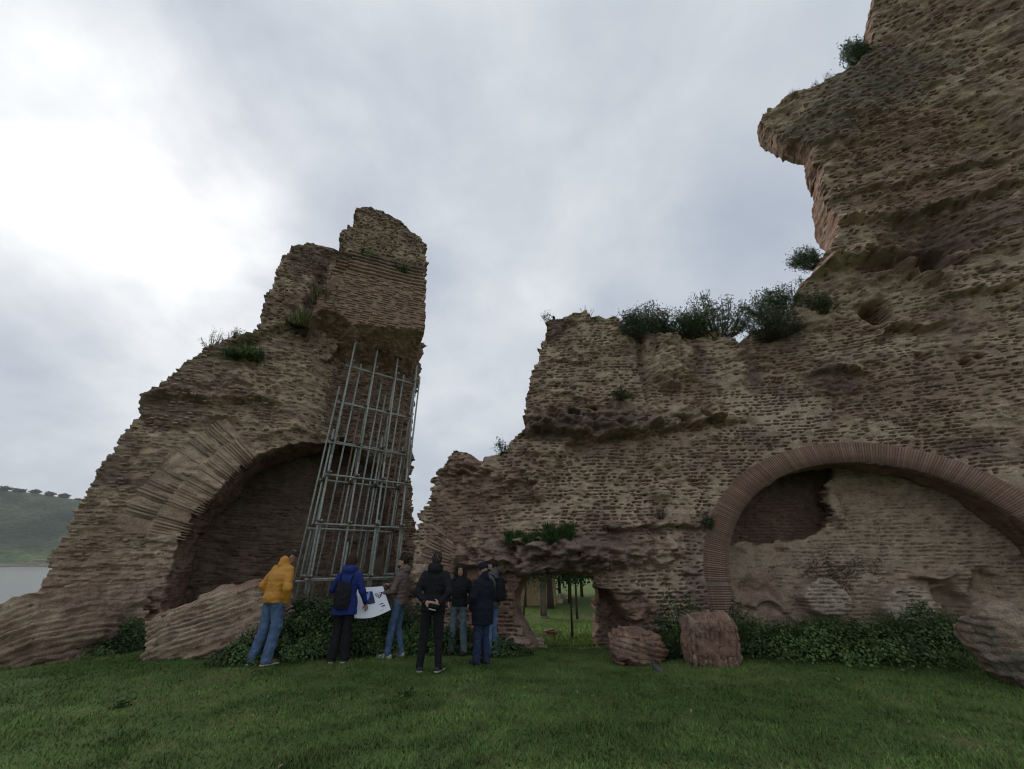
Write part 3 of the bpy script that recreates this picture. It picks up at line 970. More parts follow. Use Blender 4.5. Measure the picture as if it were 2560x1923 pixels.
# ------------------------------------------------------------------ the leaning tower of masonry at the left, with half an arch
def build_left_tower():
    root = empty('tower_ruin', (-6.5, 11.0, 0.0))
    tag(root, 'leaning brick ruin with half a broken arch and a tall overhanging top', 'ruin')
    root_inv = Matrix.Translation((6.5, -11.0, 0))
    pl = Plan([(-13.5, 8.1), (-10.3, 9.5), (-7.7, 10.6), (-5.7, 11.4), (-3, 12.4), (-1, 13.1)])
    A = Sheet(pl, [(40, 1700), (62, 1560), (95, 1480), (130, 1390), (175, 1290), (215, 1222), (245, 1170), (275, 1130), (330, 1060), (345, 1040), (350, 1000), (352, 984), (388, 974), (440, 930), (480, 888), (500, 872), (560, 846), (640, 832), (700, 798), (762, 785), (800, 800), (846, 868), (844, 1094),
                   (800, 1096), (760, 1098), (700, 1114), (644, 1139), (619, 1154), (575, 1195), (527, 1242), (489, 1278), (452, 1334), (425, 1410), (412, 1480), (404, 1560), (400, 1700)], seed=31, ds=0.032, jag=0.6)
    A.pr = np.clip(A.pr + 0.45, 0, 0.85); A.sa *= 0.7; A.D += 0.05 * perlin(A.S * 1.4, A.Z * 9.0, 77) + 0.05 * A.rough
    A.ledge([(350, 990), (450, 985), (560, 1000), (640, 985), (700, 1005)], 1.2, 0.25, 0.20, 0.05)
    A.ledge([(560, 850), (640, 838), (740, 800), (790, 830)], 0.5, 0.25, 0.20, 0.0)
    A.ledge([(640, 1085), (740, 1075), (840, 1080)], 0.35, 0.08, 0.12, 0.0)
    A.blob(450, 1020, 120, 60, 0.12).blob(700, 950, 90, 80, -0.10).blob(560, 1060, 60, 24, -0.15).blob(230, 1310, 100, 4, -0.05, 0.3, 0.1)
    s0_, s1_ = pl.hit(745, 960)[0], pl.hit(845, 960)[0]
    A.D -= 0.75 * sstep(s0_, s1_ + 0.1, A.S)
    sc, zc = pl.hit(890, 1433)
    rin = float(np.mean([math.hypot(pl.hit(*q)[0] - sc, pl.hit(*q)[1] - zc) for q in ((448, 1332), (489, 1275), (527, 1240), (575, 1193), (619, 1152))]))
    rmid = float(np.mean([math.hypot(pl.hit(*q)[0] - sc, pl.hit(*q)[1] - zc) for q in ((378, 1316), (400, 1266), (442, 1215), (521, 1152))]))
    rout = float(np.mean([math.hypot(pl.hit(*q)[0] - sc, pl.hit(*q)[1] - zc) for q in ((302, 1272), (363, 1202), (416, 1152), (473, 1107))]))
    ang = lambda q: math.atan2(pl.hit(*q)[1] - zc, pl.hit(*q)[0] - sc)
    print('LARCH', sc, zc, rin, rmid, rout, ang((448, 1332)), ang((644, 1139)))
    rr, aa = np.hypot(A.S - sc, A.Z - zc), np.arctan2(A.Z - zc, A.S - sc)
    a_lo, a_hi = ang((644, 1139)), ang((440, 1350))
    band = (rr > rin - 0.1) & (rr < rout) & (aa > a_lo) & (aa < a_hi)
    A.D = np.where(band, 0.3 * A.D - 0.02, A.D); A.sa = np.where(band, -1, A.sa); A.pr = np.where(band, -1, A.pr)
    for t in ((420, 1010, 160, 90, DARK, 0.7), (500, 900, 130, 60, (0.21, 0.17, 0.115), 0.8), (620, 830, 100, 40, MOSS, 0.7), (700, 960, 110, 90, TAN, 0.5), (250, 1370, 150, 150, (0.27, 0.20, 0.145), 0.6), (420, 1200, 90, 110, TAN, 0.5), (640, 1010, 60, 40, DARK, 0.6), (760, 850, 60, 40, DARK, 0.5), (300, 1120, 60, 90, DARK, 0.5)):
        A.tint(*t)
    A.build(root, T=2.6, name='front_masonry', steps=20, slot_depth=0.06, brick_cols=(BROWN * 1.15, TAN * 0.85, DARK), proud=0.06)
    vc = (TAN * 0.85, BROWN, RED)
    voussoirs(pl, root, sc, zc, rin - 0.06, rmid - 0.02, a_lo, a_hi, 0.044, 0.022, 0.0, -0.35, vc, 41, 0.035, gap_p=0.12)
    voussoirs(pl, root, sc, zc, rmid + 0.02, rout, a_lo + 0.03, a_hi - 0.06, 0.046, 0.026, -0.01, -0.30, (TAN * 0.78, BROWN, DARK), 42, 0.035, gap_p=0.22)
    # pier behind the scaffold with the other side of the arch
    pp = Plan([(-7.0, 11.5), (-5.6, 12.1), (-4.2, 13.0), (-2.4, 14.2), (-1, 15)])
    Pq = Sheet(pp, [(815, 845), (1062, 850), (1052, 920), (1040, 1000), (1032, 1100), (1032, 1200), (1038, 1290), (1056, 1420), (1060, 1700), (1010, 1700), (992, 1420), (978, 1250), (955, 1170), (915, 1130), (870, 1104), (812, 1090)], seed=35, ds=0.036)
    Pq.pr[:] = np.clip(Pq.pr + 0.5, 0, 1); Pq.sa[:] = 0.8
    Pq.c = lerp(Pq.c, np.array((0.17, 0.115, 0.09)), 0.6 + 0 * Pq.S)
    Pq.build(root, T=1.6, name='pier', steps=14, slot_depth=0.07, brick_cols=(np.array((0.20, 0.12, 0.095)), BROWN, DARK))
    # dark wall at the back of the vault
    pv = Plan([(-13, 11.2), (-9.5, 12.5), (-6, 13.6), (-3.3, 14.6), (-2.2, 15.2)])
    Vt = Sheet(pv, [(300, 1760), (330, 1300), (560, 1000), (830, 960), (1024, 1000), (1026, 1300), (1040, 1420), (1046, 1760)], seed=37, ds=0.09, rows=4)
    Vt.pr[:] = np.clip(Vt.pr + 0.3, 0, 1)
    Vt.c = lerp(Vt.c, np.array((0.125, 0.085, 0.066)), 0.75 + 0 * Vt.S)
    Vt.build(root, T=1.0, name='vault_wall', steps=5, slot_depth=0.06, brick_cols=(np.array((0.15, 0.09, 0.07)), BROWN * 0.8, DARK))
    # vault roof linking front arch and back wall
    fr = [pl.P(np.float64(a), np.float64(z), np.float64(-2.4)) for a, z in A.pts([(404, 1560), (412, 1480), (425, 1410), (452, 1334), (489, 1278), (527, 1242), (575, 1195), (619, 1154), (644, 1139), (700, 1114), (760, 1098), (844, 1094)])]
    fr = np.array(fr)
    bk = fr + np.array([0.3, 2.4, -0.25])
    n = 14
    rows_ = [fr * (1 - j / n) + bk * (j / n) for j in range(n + 1)]
    G = np.stack(rows_)
    G = np.stack([np.stack([np.interp(np.linspace(0, len(fr) - 1, 90), np.arange(len(fr)), G[j, :, c]) for c in range(3)], -1) for j in range(n + 1)])
    G = G + 0.10 * np.stack([fbm3(G * 1.5, 3, 5), fbm3(G * 1.5, 3, 6), fbm3(G * 1.5, 3, 7)], -1)
    vi = np.arange(G.shape[0] * G.shape[1]).reshape(G.shape[:2])
    q = np.stack([vi[:-1, :-1], vi[:-1, 1:], vi[1:, 1:], vi[1:, :-1]], -1).reshape(-1, 4)
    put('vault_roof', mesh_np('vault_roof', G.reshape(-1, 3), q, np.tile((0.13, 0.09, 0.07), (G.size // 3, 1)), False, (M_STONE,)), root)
    # top: buttress behind, overhanging block with neat courses, crown
    p3 = Plan([(-9.5, 9.0), (-7, 10.05), (-4.66, 11.0), (-2, 12.1), (0, 12.9)])
    Bt = Sheet(p3.off(0.9), [(600, 900), (632, 836), (660, 760), (692, 690), (702, 650), (732, 614), (762, 606), (830, 620), (880, 630), (900, 760), (820, 900)], seed=51, ds=0.03)
    Bt.pr[:] = np.clip(Bt.pr + 0.2, 0, 1); Bt.sa *= 0.7
    Bt.tint(780, 650, 80, 50, DARK, 0.8).tint(700, 780, 60, 80, (0.25, 0.19, 0.13), 0.6).tint(790, 760, 40, 90, DARK, 0.7)
    Bt.blob(800, 740, 40, 120, -0.35, 0.6, 0.3)
    Bt.build(root, T=1.4, name='buttress', steps=12)
    Pn = Sheet(p3, [(872, 628), (960, 650), (1052, 672), (1064, 700), (1066, 760), (1062, 825), (1050, 888), (990, 886), (900, 884), (840, 880), (800, 862), (756, 850), (764, 808), (790, 752), (812, 715), (832, 668), (850, 640)], seed=53, ch=0.088, rows=5, bl=0.42, ds=0.03, jag=0.35)
    xs, zs = zip(*Pn.pts([(760, 800), (815, 765), (850, 786), (880, 808), (960, 816), (1060, 822)]))
    zl = np.interp(Pn.S, xs, zs) + 0.12 * fbm(Pn.S * 2.2, 0 * Pn.S, 4, 3)
    low = np.clip(zl - Pn.Z, 0, 5)
    ztop = np.interp(Pn.S, *zip(*Pn.pts([(850, 632), (872, 628), (1052, 672)])))
    steps_ = np.clip((ztop - Pn.Z) / 0.88, 0, 1)
    flat = low <= 0
    Pn.D = np.where(flat, 0.14 * Pn.D, 1.4 * Pn.D - 1.6 * low - 0.05 + 0.22 * Pn.rough)
    Pn.D += np.where(flat, 0.10 * (1 - steps_), 0)
    cor = flat & (steps_ < 1)
    fz = (Pn.zw / (1.5 * Pn.ch)) % 1.0
    Pn.D -= np.where(cor & (fz < 0.42), 0.13, 0)
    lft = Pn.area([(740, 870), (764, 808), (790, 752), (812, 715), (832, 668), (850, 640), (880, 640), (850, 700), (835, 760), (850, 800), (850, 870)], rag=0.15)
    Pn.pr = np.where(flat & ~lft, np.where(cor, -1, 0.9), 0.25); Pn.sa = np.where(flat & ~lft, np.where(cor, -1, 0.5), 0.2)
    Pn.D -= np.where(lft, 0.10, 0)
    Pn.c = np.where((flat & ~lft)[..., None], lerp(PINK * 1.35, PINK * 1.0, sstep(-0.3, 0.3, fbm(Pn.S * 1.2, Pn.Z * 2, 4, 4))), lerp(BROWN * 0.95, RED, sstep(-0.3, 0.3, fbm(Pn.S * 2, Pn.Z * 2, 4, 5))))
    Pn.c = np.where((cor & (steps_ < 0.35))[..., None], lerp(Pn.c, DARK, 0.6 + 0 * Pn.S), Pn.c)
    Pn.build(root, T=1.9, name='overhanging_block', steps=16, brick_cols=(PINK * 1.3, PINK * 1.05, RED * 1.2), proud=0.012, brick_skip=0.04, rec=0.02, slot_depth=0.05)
    Cr = Sheet(p3.off(0.55), [(850, 720), (862, 640), (853, 600), (856, 580), (872, 560), (884, 548), (893, 520), (914, 516), (962, 530), (1012, 556), (1040, 584), (1060, 612), (1066, 690), (1064, 740)], seed=57, ds=0.03)
    Cr.pr[:] = 0.75; Cr.sa[:] = 0.5
    Cr.D *= 0.6
    Cr.tint(980, 540, 90, 26, DARK, 0.85).tint(1030, 590, 30, 50, DARK, 0.6).tint(940, 600, 80, 40, (0.29, 0.225, 0.15), 0.6)
    Cr.build(root, T=1.3, name='crown', steps=12, brick_cols=(TAN * 0.8, BROWN, DARK), proud=0.07)
    lay_bricks([A, Pq, Vt, Bt, Pn, Cr], root)
    for o in root.children:
        o.matrix_parent_inverse = root_inv
    return root, pl, A, p3


RW, RPLAN, RSHEET = build_right_wall()
LT, LPLAN, LSHEET, TPLAN = build_left_tower()


# ------------------------------------------------------------------ land, lake, hills, air
def grid_quads(nr, nc, o=0):
    v = np.arange(nr * nc).reshape(nr, nc) + o
    return np.stack([v[:-1, :-1], v[:-1, 1:], v[1:, 1:], v[1:, :-1]], -1).reshape(-1, 4)


LAKE_Z = -4.3


def far_z(x, y):
    """the ground in the wide: lawn, the bank, the lake bed, the low land beyond"""
    r = np.hypot(x, y)
    z = ground_z(x, y)
    az = np.degrees(np.arctan2(x, y))
    lake = sstep(28, 60, r) * (1 - sstep(1180, 1260, r)) * (1 - sstep(-22, -12, az)) * sstep(-125, -110, az)
    z = z * (1 - lake) + (LAKE_Z - 3.0) * lake
    z = np.where(r > 1180, np.maximum(z, LAKE_Z + (r - 1235) * 0.05), z)
    return z


def build_land():
    e = np.concatenate([np.linspace(-16, 16, 110)])
    far = 16 * 1.16 ** np.arange(1, 39)
    xs = np.concatenate([-far[::-1], e, far])
    ys = np.concatenate([-far[:22][::-1] + 4, np.linspace(-11, 20, 105), 4 + far])
    X, Y = np.meshgrid(xs, ys)
    Z = far_z(X, Y) + 0.03 * fbm(X * 0.9, Y * 0.9, 3, 2) + 0.012 * fbm(X * 5, Y * 5, 3, 3)
    a, b = fbm(X * 0.45, Y * 0.45, 4, 5), fbm(X * 1.9, Y * 1.9, 3, 6)
    c = lerp(np.array((0.070, 0.115, 0.030)), np.array((0.108, 0.132, 0.044)), sstep(-0.3, 0.4, a + 0.5 * b))
    c = lerp(c, np.array((0.12, 0.085, 0.05)), sstep(0.30, 0.55, b + 0.4 * a) * 0.7)
    c = lerp(c, np.array((0.20, 0.155, 0.10)), np.exp(-((Y - 27.3 - 0.03 * X) / 1.1) ** 2) * (np.abs(X) < 14) * 0.9)
    me = mesh_np('lawn', np.stack([X, Y, Z], -1).reshape(-1, 3), grid_quads(*X.shape), c.reshape(-1, 3), True, (M_LAWN,))
    tag(put('lawn', me), kind='structure')
    # lake
    m = mat_plain('lake_water', (0.03, 0.045, 0.05), 0.18, 0.0, 0.5, 0.1, 0.02)
    nt = m.node_tree
    b = nt.nodes['Principled BSDF']
    tc = N(nt.nodes, 'ShaderNodeTexCoord')
    mp = N(nt.nodes, 'ShaderNodeMapping')
    mp.inputs['Scale'].default_value = (1.0, 1.0, 1.0)
    nz = N(nt.nodes, 'ShaderNodeTexNoise')
    nz.inputs['Scale'].default_value = 1.6
    nz.inputs['Detail'].default_value = 5
    nt.links.new(tc.outputs['Object'], mp.inputs[0])
    nt.links.new(mp.outputs[0], nz.inputs['Vector'])
    bp = N(nt.nodes, 'ShaderNodeBump')
    bp.inputs['Strength'].default_value = 0.6
    bp.inputs['Distance'].default_value = 0.12
    nt.links.new(nz.outputs['Fac'], bp.inputs['Height'])
    nt.links.new(bp.outputs[0], b.inputs['Normal'])
    th = np.radians(np.linspace(-128, -8, 60))
    rr = np.geomspace(22, 1290, 40)
    T, R = np.meshgrid(th, rr)
    P = np.stack([R * np.sin(T), R * np.cos(T), LAKE_Z + 0 * R], -1)
    tag(put('lake', mesh_np('lake', P.reshape(-1, 3), grid_quads(*R.shape), None, True, (m,))), kind='structure')
    # hills round the lake
    th = np.radians(np.linspace(-105, 105, 220))
    rr = np.linspace(1225, 2300, 54)
    T, R = np.meshgrid(th, rr)
    d = np.degrees(T)
    crest = 150 + 22 * sstep(-40, -62, d) - 40 * sstep(-42, -20, d) + 14 * np.sin(d * 0.21) + 10 * perlin(d * 0.12, 0 * d, 9) - 70 * sstep(10, 60, d)
    prof = sstep(1260, 1640, R) * (1 - 0.5 * sstep(1700, 2300, R)) * 0.86 + 0.14 * sstep(1225, 1330, R)
    X, Y = R * np.sin(T), R * np.cos(T)
    H = LAKE_Z + 1 + crest * prof + 7 * fbm(X * 0.006, Y * 0.006, 4, 4) * sstep(1260, 1400, R) + 3.5 * np.abs(fbm(X * 0.04, Y * 0.04, 3, 5)) * sstep(1280, 1400, R)
    n1, n2 = fbm(X * 0.008, Y * 0.008, 4, 6), fbm(X * 0.03, Y * 0.03, 4, 7)
    c = lerp(np.array((0.060, 0.085, 0.045)), np.array((0.022, 0.038, 0.020)), sstep(-0.15, 0.3, n1 + 0.5 * n2))
    c = lerp(c, np.array((0.10, 0.15, 0.05)), (1 - sstep(1290, 1340, R)) * 0.6)
    c = lerp(c, np.array((0.16, 0.13, 0.10)), (1 - sstep(1240, 1262, R)) * 0.8)
    hm = mat_attr('hill_scrub', 0.95, (0.02, 0.4), (0.12, 0.6), 1.0, 0.12, 0.05, 6.0)
    tag(put('hill', mesh_np('hill', np.stack([X, Y, H], -1).reshape(-1, 3), grid_quads(*R.shape), c.reshape(-1, 3), True, (hm,))), kind='structure')
    return th, rr, H


HILL_TH, HILL_R, HILL_H = build_land()


def hill_top(deg):
    j = int(np.argmin(np.abs(np.degrees(HILL_TH) - deg)))
    X = HILL_R
    el = (HILL_H[:, j] - CAM_H) / X
    i = int(np.argmax(el))
    return np.array([X[i] * math.sin(HILL_TH[j]), X[i] * math.cos(HILL_TH[j]), HILL_H[i, j]])


# ------------------------------------------------------------------ leaves
def leaves(C, size, cols, rng, up=0.5, slim=0.45, out=None, bend=0.25):
    """leaf blades (folded quads) at points C"""
    n = len(C)
    nr = rng.normal(size=(n, 3))
    if out is not None:
        nr = nr * 0.8 + out
    nr[:, 2] += up
    nr /= np.linalg.norm(nr, axis=1)[:, None]
    t = rng.normal(size=(n, 3))
    t -= nr * np.sum(t * nr, 1)[:, None]
    t /= np.linalg.norm(t, axis=1)[:, None]
    b = np.cross(nr, t)
    L = (size * (0.6 + 0.8 * rng.random(n)))[:, None]
    w = L * slim
    p0, p2 = C - t * L * 0.5, C + t * L * 0.5 - nr * L * bend
    p1, p3 = C + b * w * 0.5 + nr * L * 0.08, C - b * w * 0.5 + nr * L * 0.08
    V = np.stack([p0, p1, p2, p3], 1).reshape(-1, 3)
    F = np.arange(4 * n).reshape(n, 4)
    mixv = rng.random(n)
    c = lerp(np.array(cols[0]), np.array(cols[1]), mixv)
    if len(cols) > 2:
        c = np.where((rng.random(n) < 0.06)[:, None], np.array(cols[2]), c)
    return V, F, np.repeat(c, 4, axis=0)


G_DARK = ((0.026, 0.052, 0.016), (0.062, 0.108, 0.032))
G_MID = ((0.035, 0.065, 0.018), (0.075, 0.120, 0.032))
G_OLIVE = ((0.055, 0.082, 0.038), (0.115, 0.150, 0.070))
G_BLUE = ((0.036, 0.060, 0.036), (0.076, 0.112, 0.062))
DRYG = ((0.16, 0.13, 0.07), (0.10, 0.11, 0.04))


def spiky_bush(name, label, base, w, h, stems, seed, cols=G_OLIVE, leaf=0.055, cat='shrub', group=None, spread=1.0, dens=22, slim=0.35, lean=(0, 0), parts=True):
    rng = np.random.default_rng(seed)
    root = empty(name, base)
    tag(root, label, cat, group)
    tb, LV = MB(), []
    for i in range(stems):
        a = rng.random() * 2 * math.pi
        q = rng.random() ** 0.6 * spread
        tip = np.array([math.cos(a) * w * 0.5 * q + lean[0], math.sin(a) * w * 0.35 * q + lean[1], h * (1 - 0.55 * q * q) * (0.7 + 0.35 * rng.random())])
        p0 = np.array([math.cos(a), math.sin(a), 0]) * 0.12 * w * rng.random()
        mid = (p0 + tip) / 2 + np.array([tip[0] * 0.18, tip[1] * 0.18, -0.08 * h])
        t = np.linspace(0, 1, 6)[:, None]
        pts = p0 * (1 - t) ** 2 + 2 * mid * t * (1 - t) + tip * t ** 2
        tb.tube(pts, np.linspace(0.006, 0.002, 6) * (1 + w * 0.4), 4, (0.09, 0.07, 0.045))
        tt = 0.18 + 0.82 * rng.random(dens) ** 0.75
        tt = tt[:, None]
        c = p0 * (1 - tt) ** 2 + 2 * mid * tt * (1 - tt) + tip * tt ** 2
        LV.append(c + rng.normal(size=c.shape) * leaf * 0.9)
        if rng.random() < 0.6:
            d = np.clip(rng.normal(size=3), -1, 1) * 0.2 * h
            d[2] = abs(d[2])
            t2 = rng.random(dens // 2)[:, None]
            LV.append(pts[3] + d * t2 + rng.normal(size=(len(t2), 3)) * leaf * 0.4)
    C = np.concatenate(LV)
    V, F, c = leaves(C, leaf, cols, rng, 0.6, slim)
    put('foliage', mesh_np('foliage', V, F, c, False, (M_LEAF,)), root)
    tb.build('stem', M_BARK, root)
    return root


def grass_tuft(name, label, base, w, h, n, seed, cols=G_MID, depth=0.5, cat='grass tuft', group=None, droop=0.5):
    rng = np.random.default_rng(seed)
    root = empty(name, base)
    tag(root, label, cat, group)
    P = np.stack([(rng.random(n) - 0.5) * w, (rng.random(n) - 0.5) * w * depth, -0.04 - 0.05 * rng.random(n)], 1)
    hm = 0.35 + 1.1 * np.clip(0.5 + perlin(P[:, 0] * 4.3, P[:, 1] * 5, seed), 0, 1)
    V, F, c = blades(P, h, rng, cols, droop, 0.006)
    V[:, 2] *= np.repeat(hm, 4)
    put('blade', mesh_np('blade', V, F, c, False, (M_GRASS,)), root)
    o = root.children[0]
    o['kind'] = 'stuff'
    return root


def blades3(P, h, rng, cols, droop=0.5, wid=0.008):
    V, F, c = blades(P, h, rng, cols, droop, wid)
    V = V.reshape(-1, 4, 3)[:, [0, 1, 3]]
    c = c.reshape(-1, 4, 3)[:, :3]
    return V.reshape(-1, 3), np.arange(3 * len(P)).reshape(-1, 3), c.reshape(-1, 3)


def blades(P, h, rng, cols, droop=0.5, wid=0.008):
    n = len(P)
    a = rng.random(n) * 2 * math.pi
    hh = h * (0.45 + 0.75 * rng.random(n))
    d = np.stack([np.cos(a), np.sin(a), 0 * a], 1)
    s = np.stack([-np.sin(a), np.cos(a), 0 * a], 1)
    dr = (droop * rng.random(n) * hh)[:, None]
    mid = P + d * dr * 0.35 + np.array([0, 0, 1.0]) * (hh * 0.6)[:, None]
    tip = P + d * dr + np.array([0, 0, 1.0]) * (hh * (1 - 0.25 * rng.random(n)))[:, None]
    w = wid * (0.6 + 0.8 * rng.random(n))[:, None]
    V = np.stack([P - s * w, P + s * w, mid + s * w * 0.7, tip], 1)
    F = np.arange(4 * n).reshape(n, 4)
    c = lerp(np.array(cols[0]), np.array(cols[1]), rng.random(n))
    return V.reshape(-1, 3), F, np.repeat(c, 4, axis=0)


def lawn_grass():
    rng = np.random.default_rng(5)
    n = 310000
    # denser towards the viewer
    y = 3.6 + 8.2 * rng.random(n) ** 1.45
    x = (rng.random(n) * 2 - 1) * (1.35 * y + 0.6)
    keep = fbm(x * 1.3, y * 1.3, 3, 12) > -0.75 + 0.3 * rng.random(n)
    keep &= (y < 9.0 + 0.6 * fbm(x * 0.6, 0 * x, 2, 3)) | ((x > 0.2) & (x < 2.3) & (y < 11.8))
    x, y = x[keep], y[keep]
    z = ground_z(x, y) + 0.03 * fbm(x * 0.9, y * 0.9, 3, 2) - 0.008
    k = sstep(-0.3, 0.4, fbm(x * 0.45, y * 0.45, 4, 5) + 0.5 * fbm(x * 1.9, y * 1.9, 3, 6))
    V, F, c = blades3(np.stack([x, y, z], 1), 0.062, rng, ((0.060, 0.116, 0.027), (0.125, 0.212, 0.052)), 1.1, 0.0060)
    hs = np.repeat(0.75 + 0.55 * fbm(x * 2.1, y * 2.1, 3, 14), 3)
    base = np.repeat(z, 3)
    V[:, 2] = base + (V[:, 2] - base) * np.clip(hs, 0.45, 1.6)
    c = c * (0.62 + 0.75 * np.repeat(k, 3))[:, None]
    dry = sstep(0.12, 0.5, fbm(x * 0.8 + 7, y * 1.1, 4, 19)) * (rng.random(len(x)) < 0.55)
    c = lerp(c, np.array((0.135, 0.120, 0.055)), np.repeat(dry, 3) * 0.45)
    clover = sstep(0.2, 0.45, fbm(x * 1.1 + 27, y * 1.3, 3, 23))
    c = lerp(c, np.array((0.035, 0.075, 0.024)), np.repeat(clover, 3) * 0.7)
    pick = rng.random(len(x)) < 0.03
    c = np.where(np.repeat(pick, 3)[:, None], np.array((0.17, 0.15, 0.07)), c)
    o = put('grass', mesh_np('grass', V, F, c, False, (M_GRASS,)))
    tag(o, 'short green lawn grass in front of the ruins', 'grass', kind='stuff')
    # dead leaves scattered on the lawn
    n = 160
    y = 4.0 + 5.2 * rng.random(n) ** 1.3
    x = (rng.random(n) * 2 - 1) * 1.3 * y
    C = np.stack([x, y, ground_z(x, y) + 0.03 * fbm(x * 0.9, y * 0.9, 3, 2) + 0.030], 1)
    V, F, c = leaves(C, 0.045, ((0.16, 0.10, 0.05), (0.24, 0.19, 0.09)), rng, 2.5, 0.6)
    tag(put('fallen_leaves', mesh_np('fallen_leaves', V, F, c, False, (M_LEAF,))), 'dead leaves scattered over the lawn', 'leaves', kind='stuff')
    # longer grass and lawn beyond the doorway, lit look put into the blade colours
    n = 26000
    y = 11.2 + 22 * rng.random(n) ** 1.6
    x = -0.5 + (rng.random(n)) * 0.30 * y
    z = ground_z(x, y)
    V, F, c = blades3(np.stack([x, y, z], 1), 0.10, rng, ((0.11, 0.18, 0.035), (0.19, 0.27, 0.06)), 1.0, 0.011)
    ok = np.repeat(np.abs(y - 27.3 - 0.03 * x) > 1.0, 3)
    F = F[ok[::3]]
    o = put('meadow_grass', mesh_np('meadow_grass', V, F, c, False, (M_GRASS,)))
    tag(o, 'bright green lawn seen through the low doorway', 'grass', kind='stuff')


def ground_cover(name, label, spots, n, seed, cols, size=0.07, flowers=0):
    """nettles and ivy heaped along the foot of the walls: spots = (px, py_of_base, depth Y or None, radius m, height m)"""
    rng = np.random.default_rng(seed)
    P, O = [], []
    tot = sum(r * r * (0.4 + h) for *_, r, h in spots)
    for px, py, Y, r, h in spots:
        b = on_ground(px, py) if Y is None else at_depth(px, py, Y)
        lim = 9.75 if b[0] > -1 else 10.1
        if b[1] > lim - 0.5 * r:
            b = b * ((lim - 0.5 * r) / b[1])
        m = int(n * r * r * (0.4 + h) / tot)
        a, q = rng.random(m) * 2 * math.pi, rng.random(m) ** 0.5
        dome = np.sqrt(np.clip(1 - q ** 2.2, 0, 1))
        hh = h * dome * (0.35 + 0.65 * rng.random(m) ** 0.45)
        x, y = b[0] + r * q * np.cos(a), b[1] + 0.7 * r * q * np.sin(a)
        hh = hh * (0.8 + 0.9 * fbm(x * 2.2, y * 2.2, 3, seed))
        P.append(np.stack([x, y, ground_z(x, y) + hh], 1))
        O.append(np.stack([np.cos(a) * q, np.sin(a) * q - 0.3, 0.3 + dome], 1))
    C, O = np.concatenate(P), np.concatenate(O)
    V, F, c = leaves(C, size, cols, rng, 0.5, 0.7, O)
    tone = np.repeat(0.75 + 0.8 * sstep(-0.3, 0.4, fbm(C[:, 0] * 1.3, C[:, 1] * 1.3 + C[:, 2], 3, seed + 2)), 4)
    c = c * tone[:, None]
    o = put(name, mesh_np(name, V, F, c, False, (M_LEAF,)))
    tag(o, label, 'undergrowth', kind='stuff')
    return C


